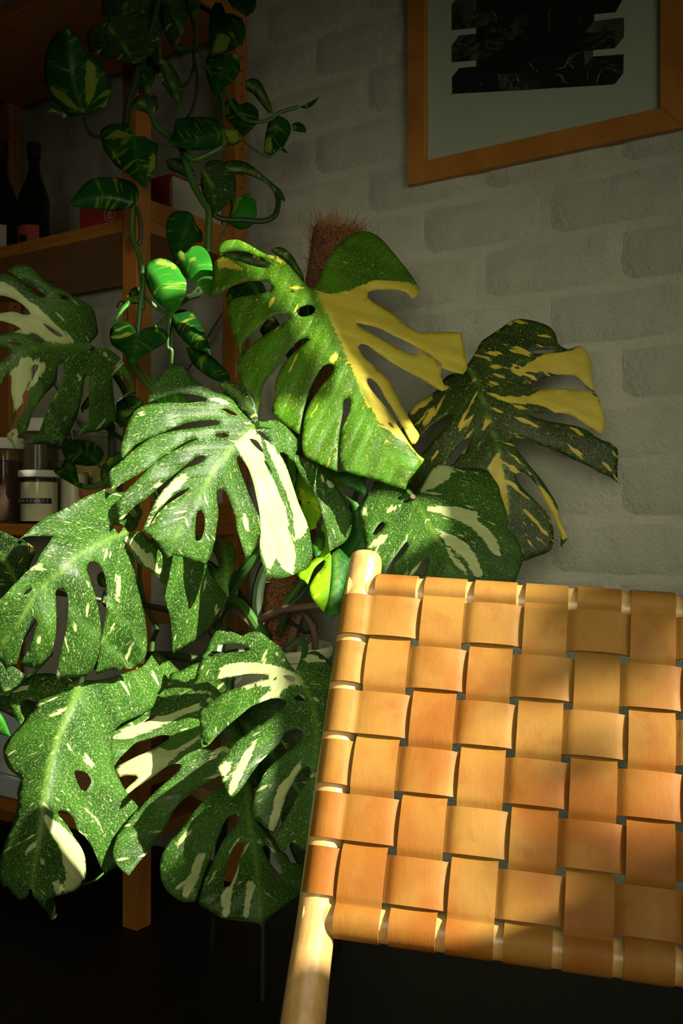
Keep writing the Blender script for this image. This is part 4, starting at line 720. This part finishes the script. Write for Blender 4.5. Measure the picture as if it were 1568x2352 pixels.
# ================================================================== the woven leather chair
PU = .049
def cvec(c): return Vector((c[0], c[2], -c[1]))
import mathutils
_rv = Vector((-0.4095, 0.203, 0.0938)); _R = Matrix.Rotation(_rv.length, 3, _rv.normalized())
CU, CV, CN = cvec(_R @ Vector((1,0,0))), cvec(_R @ Vector((0,1,0))), -cvec(_R @ Vector((0,0,1)))    # across, down the back, towards the sitter
CO = CAM+cvec((0.7369, 1.2198, 20.4119))*PU
def cp(u, v, n=0.0): return CO+CU*(u*PU)+CV*(v*PU)+CN*n      # u,v in strap pitches, n in metres
SWD, PV, V0, VB, UL = .837, .981, .539, 6.95, -.68
NV, NH = 10, 6
UR = (NV-1)+SWD+.70
chair = empty('woven_chair', Vector((cp(4, 7).x, cp(4, 7).y, 0)), 'wooden chair with a back woven from wide tan leather straps', 'chair')
RPOST, RRAIL = .0155, .0165
def ribbon(cen, wid, side, nrm, th=.0030):
    """cen: centre line points, nrm: face normals, side: unit vector across"""
    mb = MB(); n = len(cen); K = 5; vs = []
    for i in range(n):
        sd = side
        for k in range(K+1):
            q = -1+2*k/K; cup = -.0006*(q*q)
            vs.append(cen[i]+sd*(wid*.5*q)+nrm[i]*(th*.5+cup))
        for k in range(K+1):
            q = 1-2*k/K
            vs.append(cen[i]+sd*(wid*.5*q)-nrm[i]*(th*.5))
    m = 2*(K+1); fs = []
    for i in range(n-1):
        for k in range(m):
            j = (k+1) % m; fs.append((i*m+k, i*m+j, (i+1)*m+j, (i+1)*m+k))
    fs.append(tuple(range(m))[::-1]); fs.append(tuple((n-1)*m+k for k in range(m)))
    mb.add(vs, fs); return mb
AMP = .0046
def wv(x, c, sgn):              # woven height: flat-topped wave
    s = math.cos(math.pi*(x-c)); return AMP*sgn*math.copysign(abs(s)**.42, s)
def normals(P, toward):
    out = []
    for i in range(len(P)):
        t = (P[min(i+1, len(P)-1)]-P[max(i-1, 0)]).normalized(); s = toward; nn = s.cross(t); out.append(nn.normalized())
    return out
def strap(P, side, wid, flip):
    nn = normals(P, side); nn = [x*flip for x in nn]
    mb = ribbon(P, wid, side, nn); o = mb.build('leather_strap', [M['leather'], M['leather_edge']], chair)
    for p in o.data.polygons:      # cut edges of the hide
        k = p.index
        if k < len(o.data.polygons)-2 and (k % 12) in (5, 11): p.material_index = 1
    return o
cu0 = SWD/2
for i in range(NH):             # horizontals: wrap round the left post, weave, wrap round the right post
    v = V0+i*PV+SWD/2; P = []
    rp = RPOST+.0022
    for k in range(12, -1, -1):  # half turn round the post
        a = math.pi*(.5+k/12*1.0)
        P.append(cp(UL, v)+CU*(rp+.0)+CU*(rp*math.cos(a))+CN*(rp*math.sin(a)-RPOST+.004))
    u = UL+rp/PU+.08
    ends = UR-rp/PU-.08
    while u < ends:
        j = round(u-cu0); sg = 1 if (i+j) % 2 == 0 else -1
        if u < -.12: h = .0045
        elif u > NV-1+SWD+.12: h = .0045
        else: h = wv(u, cu0+j, sg)
        P.append(cp(u, v, h)); u += .055
    # soften the run off the post
    for k in range(11+3, 11+7):
        pass
    for k in range(13):
        a = math.pi*(.5-k/12*1.0)
        P.append(cp(UR, v)-CU*rp+CU*(rp*math.cos(a))+CN*(rp*math.sin(a)-RPOST+.004))
    P2 = list(P)
    for k in range(1, len(P)-1): P2[k] = (P[k-1]+P[k]*2+P[k+1])/4
    strap(P2, CV, SWD*PU*.985, -1)
for j in range(NV):             # verticals: over the top rail and round the bottom rail
    u = j+SWD/2; P = []; rr = RRAIL+.002
    vt, vb = 0+rr/PU, VB-rr/PU
    for k in range(12, -1, -1):
        a = math.pi*(.5+k/12)
        P.append(cp(u, vt)+CV*(rr*math.cos(a))+CN*(rr*math.sin(a)-RRAIL+.004))
    v = vt+.08
    while v < vb-.08:
        i = math.floor((v-V0+.07)/PV); sg = -1 if (i+j) % 2 == 0 else 1
        if v < V0-.1 or v > V0+NH*PV: h = .0045
        else: h = AMP*sg*(lambda s: math.copysign(abs(s)**.42, s))(math.sin(math.pi*((v-(V0-.07))/PV-i))) if True else 0
        P.append(cp(u, v, h)); v += .055
    for k in range(13):
        a = math.pi*(.5-k/12)
        P.append(cp(u, vb)+CV*(rr*math.cos(a))+CN*(rr*math.sin(a)-RRAIL+.004))
    P2 = list(P)
    for k in range(1, len(P)-1): P2[k] = (P[k-1]+P[k]*2+P[k+1])/4
    strap(P2, CU, SWD*PU*.985, 1)
# posts
def chair_post(u0, sgn):
    C = []; Rr = []
    up = UL+.30 if sgn < 0 else UR-.30
    base = cp(up, 0)
    for v, du, dn, r in ((-.50, .05, 0, .006), (-.49, .05, 0, .0115), (-.44, .05, 0, .0145), (-.34, .05, 0, .0163), (-.1, .05, 0, .0170), (1, .0, 0, .0162), (3, -.02, 0, .0162), (5, -.02, 0, .0168), (6.6, .0, .0, .0175), (7.6, .0, .001, .0185), (8.6, .02, .004, .0200), (9.4, -.02, .010, .0222), (10.2, -.12, .02, .0245)):
        C.append(cp(up, v, -RPOST+.001+dn)+CU*(du*PU*(-sgn))); Rr.append(r)
    last = C[-1]
    fl = Vector((last.x+CU.x*(-.01)*(-sgn), last.y+.02, .30)); C += [Vector((last.x, last.y+.0, last.z-.05)), fl, Vector((fl.x, fl.y+.05, .0))]; Rr += [.024, .020, .014]
    path = []; rads = []
    for i in range(len(C)-1):
        a = C[max(i-1, 0)]; b = C[i]; c = C[i+1]; d = C[min(i+2, len(C)-1)]
        for k in range(6):
            t = k/6; path.append(0.5*((2*b)+(c-a)*t+(2*a-5*b+4*c-d)*t*t+(3*b-a-3*c+d)*t**3)); rads.append(Rr[i]+(Rr[i+1]-Rr[i])*t)
    path.append(C[-1]); rads.append(Rr[-1])
    for k in range(len(path)):
        if k < 3: pass
    MB().tube(path, rads, 28, ref=CU).build('post', M['birch'], chair)
chair_post(UL, -1); chair_post(UR, 1)
for v, nm in ((RRAIL/PU, 'top_rail'), (VB-RRAIL/PU, 'bottom_rail')):
    MB().tube([cp(UL+.1+(UR-UL-.2)*k/12, v, -RRAIL+.001) for k in range(13)], .0165, 22).build(nm, M['birch'], chair)
# seat and front legs (below and nearer than the frame of the photo)
sl = cp(UL+.3, 10.3, .02); sr = cp(UR-.3, 10.3, .02); zz = .33
fwd = Vector((CN.x, CN.y, 0)).normalized(); fl_ = Vector((sl.x, sl.y, zz)); fr_ = Vector((sr.x, sr.y, zz)); across = (fr_-fl_)
SD = .40
for a, b, nm in ((fl_, fl_+fwd*SD, 'side_rail'), (fr_, fr_+fwd*SD, 'side_rail'), (fl_, fr_, 'rear_rail'), (fl_+fwd*SD, fr_+fwd*SD, 'front_rail')):
    MB().tube([a.lerp(b, k/6) for k in range(7)], .015, 16).build(nm, M['birch'], chair)
for q in (fl_, fr_):
    MB().tube([q+fwd*SD+Vector((0, 0, .02)), q+fwd*SD-Vector((0, 0, .2)), q+fwd*(SD+.01)-Vector((0, 0, zz))], [.016, .015, .012], 16).build('front_leg', M['birch'], chair)
an = across.normalized(); L_ = across.length
for k in range(9):
    c = fl_+an*(L_*(k+.5)/9)+Vector((0, 0, .016))
    MB().box(c-an*.020-fwd*.012, fwd*(SD+.024), an*.040, Vector((0, 0, .003))).build('seat_strap', M['leather'], chair, bevel=.001)

# ================================================================== framed picture on the wall
FW = .046
def wall_quad_z(x, y, off): return on_wall(x, y, off)
BL = on_wall(934, 425, .026)
s_l = (Vector((BL.x, BL.y, 0))-PW).dot(W); z_b = BL.z
_ir = on_wall(1515, 252, .026); s_r = (Vector((_ir.x, _ir.y, 0))-PW).dot(W)-FW; z_t = z_b+.80
pic = empty('framed_picture', wp((s_l+s_r)/2, .013, z_b), 'light wooden frame with a dark marbled stripe print on pale mat, on the brick wall', 'picture')
def fq(s, z, t): return wp(s, t, z)
def frame_side(p):          # p: four (s,z) outer->inner mitred corners
    mb = MB(); mb.hexa([fq(s, z, .004) for s, z in p]+[fq(s, z, .026) for s, z in p]); mb.build('frame_side', M['oak'], pic, smooth=False, bevel=.0015)
o_ = [(s_l, z_b), (s_r, z_b), (s_r, z_t), (s_l, z_t)]; i_ = [(s_l-FW, z_b+FW), (s_r+FW, z_b+FW), (s_r+FW, z_t-FW), (s_l-FW, z_t-FW)]
for k in range(4):
    j = (k+1) % 4; frame_side([o_[k], o_[j], i_[j], i_[k]])
matb = MB().box(fq(s_l-.01, z_b+.01, .006), W*-(s_l-s_r-.02), UP*(z_t-z_b-.02), N*.006).build('mat_board', M['mat'], pic, smooth=False)
MB().box(fq(s_l-.02, z_b+.02, .0165), W*-(s_l-s_r-.04), UP*(z_t-z_b-.04), N*.0015).build('glass_pane', M['pane'], pic, smooth=False)
def ink(s, mat, lift=0.0):
    P = [on_wall(x, y, .0125+lift) for x, y in pts(s)]; n = len(P)
    mb = MB(); mb.add(P+[p+N*.0004 for p in P], [tuple(range(n))[::-1], tuple(range(n, 2*n))]+[(i, (i+1) % n, n+(i+1) % n, n+i) for i in range(n)])
    return mb.build('print', M[mat], matb, smooth=False)
# layered bars of the print: a dark body with stepped tabs left and right
ink('T7 28,805 28,665 88,585 238,570 238,517 28,533 28,390 90,303 238,290 238,237 28,258 28,118 238,95 238,-260 1165,-260 1300,-100 1500,-20 1430,105 1247,122 1247,180 1503,150 1503,318 1425,412 1240,430 1240,485 1500,466 1497,628 1422,724 460,782', 'ink_a')
ink('T7 28,533 28,390 90,303 238,290 430,300 480,400 380,470 238,517', 'ink_b', .0005)
ink('T7 240,110 700,80 700,335 450,350 240,365', 'ink_c', .0005)
ink('T7 28,118 28,30 90,-30 238,-50 238,95', 'ink_d', .0005)
ink('T7 28,258 28,118 238,100 238,237', 'ink_b', .0006)
ink('T7 1247,180 1500,150 1503,318 1425,412 1425,262 1200,282 1170,278', 'ink_d', .0007)
ink('T7 1165,440 1240,432 1240,485 1165,585', 'ink_d', .0007)
ink('T7 420,640 700,625 860,600 870,680 700,770 440,782', 'ink_b', .0008)
# pale swirls printed over the bars
for s, r in (('T7 1055,450 1020,520 990,575 910,592', 6), ('T7 1020,520 1040,560 1070,570 1060,597', 5), ('T7 1150,445 1090,465 1050,500 1040,530 1100,535', 4), ('T7 920,655 950,640 975,665 990,700 1022,716', 8), ('T7 685,540 710,570 735,600', 4), ('T7 685,540 730,565', 3), ('T7 1320,590 1290,640 1275,690 1270,730', 6), ('T7 1185,600 1192,640 1180,690', 4), ('T7 765,598 755,615', 7), ('T7 590,670 598,700', 12), ('T7 870,300 860,110 910,60', 3), ('T7 260,700 285,725', 4), ('T7 430,650 443,690', 4), ('T7 170,657 190,659', 3), ('T7 375,740 390,745', 3), ('T7 350,80 400,120 410,200', 3), ('T7 200,110 240,190 300,210 350,190', 2), ('T7 630,110 640,140', 3), ('T7 1125,140 1120,220', 2)):
    Q = smooth_path([Vector((x, y, 0)) for x, y in pts(s)], 6); L3 = []
    for k, q in enumerate(Q):
        d = (Q[min(k+1, len(Q)-1)]-Q[max(k-1, 0)]); d.normalize(); nn = Vector((-d.y, d.x, 0)); w_ = r/3.733*.45*math.sin(math.pi*(k+.6)/(len(Q)+.2))
        L3.append((on_wall(q.x+nn.x*w_, q.y+nn.y*w_, .0140), on_wall(q.x-nn.x*w_, q.y-nn.y*w_, .0140)))
    mb = MB(); mb.add([p for ab in L3 for p in ab], [(2*k, 2*k+1, 2*k+3, 2*k+2) for k in range(len(L3)-1)])
    mb.build('print_swirl', M['mat'], matb, smooth=False)

# ================================================================== things on the shelves
def seat_on(x, Y, z):       # a point on a shelf at pixel column x, depth Y
    return Vector(((x-784)/F*Y, Y, z))
ZU, ZM, ZL = 1.5487, .8787, .2137
def bottle(x, Y, lab, mat, h=.305, r=.041):
    c = seat_on(x, Y, ZU)
    e = empty('wine_bottle', c, lab, 'bottle')
    prof = [(0, 0), (r*.8, .001), (r, .006), (r, h*.46), (r*.97, h*.52), (r*.80, h*.60), (r*.52, h*.69), (r*.38, h*.76), (r*.345, h*.84), (r*.345, h*.93), (r*.39, h*.935), (r*.39, h*.985), (r*.36, h), (0, h)]
    MB().lathe(prof, c, 36).build('body', M['bottle'], e)
    MB().lathe([(r*.36, h*.86), (r*.42, h*.87), (r*.42, h*.995), (r*.3, h*1.004), (0, h*1.004)], c, 28).build('capsule', M['black'], e)
    vs = []; K = 14; a0 = math.radians(-150)
    for k in range(K+1):
        a = a0+math.radians(95)*k/K
        for zz_ in (.025, .085): vs.append(c+Vector((math.cos(a)*(r+.0006), math.sin(a)*(r+.0006), zz_)))
    MB().add(vs, [(2*k, 2*k+2, 2*k+3, 2*k+1) for k in range(K)]).build('label', M[mat], e)
    return e, c
b1, c1 = bottle(78, 2.56, 'dark wine bottle with a red label on the upper shelf, right of its neighbour', 'label_red')
# two dark round fruits printed on the red label
lm = MB()
for da, dz in ((-120, .052), (-108, .050)):
    a = math.radians(da); cc = c1+Vector((math.cos(a)*.0420, math.sin(a)*.0420, dz)); nn = Vector((math.cos(a), math.sin(a), 0)); tt = Vector((-nn.y, nn.x, 0))
    lm.lathe([(0, .0006), (.009, .0002)], cc, 18, (tt, UP, nn))
lm.build('label_print', M['black'], b1)
b2, c2 = bottle(4, 2.56, 'dark wine bottle with a cream label, cut by the left edge of the photo', 'label_cream')
# a thick red book lying with its page edges to the viewer, and a second red book below and left
def book(P, name_label, cover, th=.003, letter=None):
    """P: 8 corners; bottom ring then top ring, page side first"""
    P = [Vector(p) for p in P]; cen = sum(P, Vector())/8
    e = empty('book', cen, name_label, 'book')
    blk = [cen+(p-cen)*.965 for p in P]
    MB().hexa(blk).build('page_block', M['paper'], e, smooth=False)
    n = (P[4]-P[0]).normalized()
    for ring in ((P[0:4], -1), (P[4:8], 1)):
        b = ring[0]; MB().hexa([q-n*th*(1 if ring[1] < 0 else 0)+n*0 for q in b]+[q+n*th*(0 if ring[1] < 0 else 1) for q in b]).build('cover', M[cover], e, smooth=False, bevel=.0006)
    sp_ = [P[3], P[2], P[6], P[7]]; m_ = ((P[2]+P[3]+P[6]+P[7])/4-(P[0]+P[1]+P[4]+P[5])/4).normalized()
    MB().hexa([P[3]-n*th, P[2]-n*th, P[2]-n*th+m_*th, P[3]-n*th+m_*th, P[7]+n*th, P[6]+n*th, P[6]+n*th+m_*th, P[7]+n*th+m_*th]).build('spine', M[cover], e, smooth=False, bevel=.001)
    return e
def bx8(o, a, b, c): return [o, o+a, o+a+b, o+b, o+c, o+a+c, o+a+b+c, o+b+c]
# page side first: the ring starts at the right end, so the spine faces the viewer's side of the shelf
rb = empty('book', sp(.20, -.26, 1.588), 'thick red book lying on the upper shelf with a ringed letter e on it', 'book')
BT0, BT1 = -.16, -.345
MB().box(sp(.052, BT0-.006, 1.5915), W*.296, N*(BT1-BT0+.010), UP*.097).build('page_block', M['paper'], rb, smooth=False)
for zz_ in (1.588, 1.689): MB().box(sp(.048, BT0-.0005, zz_), W*.304, N*(BT1-BT0), UP*.003).build('cover', M['red'], rb, smooth=False, bevel=.0008)
sv = []; n_ = 12
for s_ in (.048, .352):
    for k in range(n_+1):
        a_ = math.pi*(k/n_-.5); sv.append(sp(s_, BT0-.004+.014*math.cos(a_), 1.640+.052*math.sin(a_)))
MB().add(sv, [(k, k+1, n_+2+k, n_+1+k) for k in range(n_)]).build('spine', M['red'], rb)
lb = props(MB().box(sp(.06, -.14, 1.5487), W*.34, N*-.20, UP*.038).build('black_book', M['black'], None, smooth=False, bevel=.0015), 'black book lying under the thick red one on the upper shelf', 'book')
def text(s, loc, xdir, ydir, size, mat, parent, name='lettering'):
    cu = bpy.data.curves.new(name, 'FONT'); cu.body = s; cu.size = size; cu.align_x = 'CENTER'; cu.align_y = 'CENTER'; cu.extrude = .00015
    t = bpy.data.objects.new(name, cu); COL.objects.link(t)
    X = xdir.normalized(); Z = X.cross(ydir).normalized(); Y_ = Z.cross(X)
    t.matrix_world = Matrix.Translation(loc) @ Matrix((X, Y_, Z)).transposed().to_4x4()
    bpy.context.view_layer.update()
    me = bpy.data.meshes.new_from_object(t.evaluated_get(bpy.context.evaluated_depsgraph_get())); mw = t.matrix_world.copy(); bpy.data.objects.remove(t)
    me.transform(mw); me.materials.clear(); return link(name, me, M[mat], parent, False)
text('e', sp(.244, BT0+.0108, 1.628), W*-1, UP, .040, 'paper', rb)
rg_ = MB(); rg_.tube([sp(.244, BT0+.0105, 1.629)+W*(.019*math.cos(a*math.pi/12))+UP*(.019*math.sin(a*math.pi/12)) for a in range(25)], .0010, 6, False); rg_.build('ring', M['paper'], rb)
pb_ = MB(); c = seat_on(140, 2.60, ZU)
pb_.lathe([(0, .0), (.060, .0), (.062, .006), (.045, .016), (.02, .021), (0, .022)], c, 30)
props(pb_.build('saucer', M['paper'], None), 'low pale dish on the upper shelf right of the bottles', 'dish')

def jar(x, Y, r, h, lab, fill, fillh, name='jar', lid='white', lidh=.022, lidr=1.03, zb=ZM, wall=.003):
    c = seat_on(x, Y, zb); e = empty(name, c, lab, 'jar')
    MB().lathe([(0, .0005), (r*.94, .0005), (r, .006), (r, h-.01), (r*.97, h), (r*.97-wall, h), (r-wall, h-.01), (r-wall, .007), (r*.9, .004), (0, .004)], c, 40).build('body', M['glass'], e)
    if fill:
        MB().lathe([(0, .0045), (r-wall*1.3, .006), (r-wall*1.3, fillh), (r*.5, fillh+.004), (0, fillh+.003)], c, 36).build('contents', M[fill], e)
    if lid:
        MB().lathe([(0, h-.004), (r*lidr, h-.004), (r*(lidr+.03), h), (r*(lidr+.03), h+lidh-.004), (r*lidr, h+lidh), (0, h+lidh)], c, 36).build('lid', M[lid], e)
    return e, c
jar(12, 2.44, .043, .185, 'glass jar of dark dry goods with a white lid, left end of the shelf', 'dark_grain', .150)
e, c = jar(90, 2.40, .046, .115, 'low jar of white powder with a black lettered tape', 'powder', .098, lid='white', lidh=.012, lidr=1.06)
# black embossing tape round the front of the low jar
vs = []; K = 22; R0 = .0468
def jp(a, z, rr=R0): return c+Vector((math.cos(a)*rr, math.sin(a)*rr, z))
A0, A1 = math.radians(-178), math.radians(-36)
for k in range(K+1):
    a = A0+(A1-A0)*k/K; vs += [jp(a, .047), jp(a, .060)]
MB().add(vs, [(2*k, 2*k+2, 2*k+3, 2*k+1) for k in range(K)]).build('label_tape', M['black'], e)
for k, ch in enumerate('BICARBONATE'):
    a = math.radians(-168+118*k/10); nn = Vector((math.cos(a), math.sin(a), 0)); text(ch, jp(a, .0535, R0+.0004), Vector((-nn.y, nn.x, 0)), UP, .0085, 'mat', e, 'letter')
jar(86, 2.55, .052, .235, 'tall ribbed glass jar with a pale lid standing behind the powder jar', 'dark_grain', .07, lid='white', lidh=.030)
e5, c5 = jar(170, 2.45, .036, .125, 'plain white container between the powder jar and the cork-lidded jar', 'white', .12, lid=None)
e6, c6 = jar(212, 2.58, .064, .235, 'large clip-top glass jar of pale yellow grains, widest in the row', 'pasta', .175, lid=None)
MB().lathe([(0, .236), (.062, .236), (.066, .242), (.066, .250), (.05, .258), (0, .260)], c6, 36).build('glass_lid', M['glass'], e6)
MB().tube([c6+Vector((.067*math.cos(a*math.pi/16), .067*math.sin(a*math.pi/16), .228)) for a in range(33)], .0016, 6, False).build('wire_clip', M['metal'], e6)
MB().tube([c6+Vector((-.03, -.068, .27)), c6+Vector((-.034, -.074, .235)), c6+Vector((-.03, -.070, .20)), c6+Vector((-.02, -.069, .19))], .0015, 6).build('wire_clip', M['metal'], e6)
e7, c7 = jar(212, 2.40, .030, .055, 'small jar with a thick rough cork lid, right end of the jar row', 'pasta', .045, lid=None)
MB().lathe([(0, .056), (.026, .056), (.031, .066), (.032, .088), (.029, .091), (0, .091)], c7, 30).build('cork_lid', M['cork'], e7)
jar(140, 2.64, .036, .20, 'brown-tinted glass jar behind the white container on the shelf', 'dark_grain', .16, lid='black')
# wicker basket and planter on the lowest shelf
bc = seat_on(262, 2.36, ZL); bas = empty('wicker_basket', bc, 'brown wicker basket on the lowest shelf behind the leaves', 'basket')
for k in range(14):
    r = .085+.002*k; MB().tube([bc+Vector((r*math.cos(a*math.pi/20), r*math.sin(a*math.pi/20), .008+k*.012+.002*math.sin(a*1.57))) for a in range(41)], .0062, 6, False).build('wicker_row', M['cork'], bas)
MB().lathe([(0, .002), (.083, .002), (.108, .17)], bc, 30).build('lining', M['dark_grain'], bas)
pc0 = sp(.385, -.02, ZL)
planter = empty('planter', pc0, 'pale grey planter box on the lowest shelf at the left edge of the photo', 'planter')
MB().box(sp(.36, -.02, ZL+.052), W*.40, N*-.17, UP*.150).build('body', M['planter'], planter, bevel=.006)
MB().box(sp(.352, -.012, ZL), W*.416, N*-.186, UP*.050).build('saucer', M['planter'], planter, bevel=.004)

# stool under the big pot
st = empty('stool', Vector((PC.x, PC.y, 0)), 'round wooden stool carrying the large potted monstera', 'stool')
MB().lathe([(0, .352), (.158, .352), (.165, .358), (.165, .374), (.160, .380), (0, .380)], PC, 56).build('seat', M['birch'], st)
for k in range(3):
    a = 2*math.pi*k/3+.5; d = Vector((math.cos(a), math.sin(a), 0)); MB().tube([PC+d*.11+UP*.353, PC+d*.15+UP*.0], [.012, .010], 16).build('leg', M['black'], st)
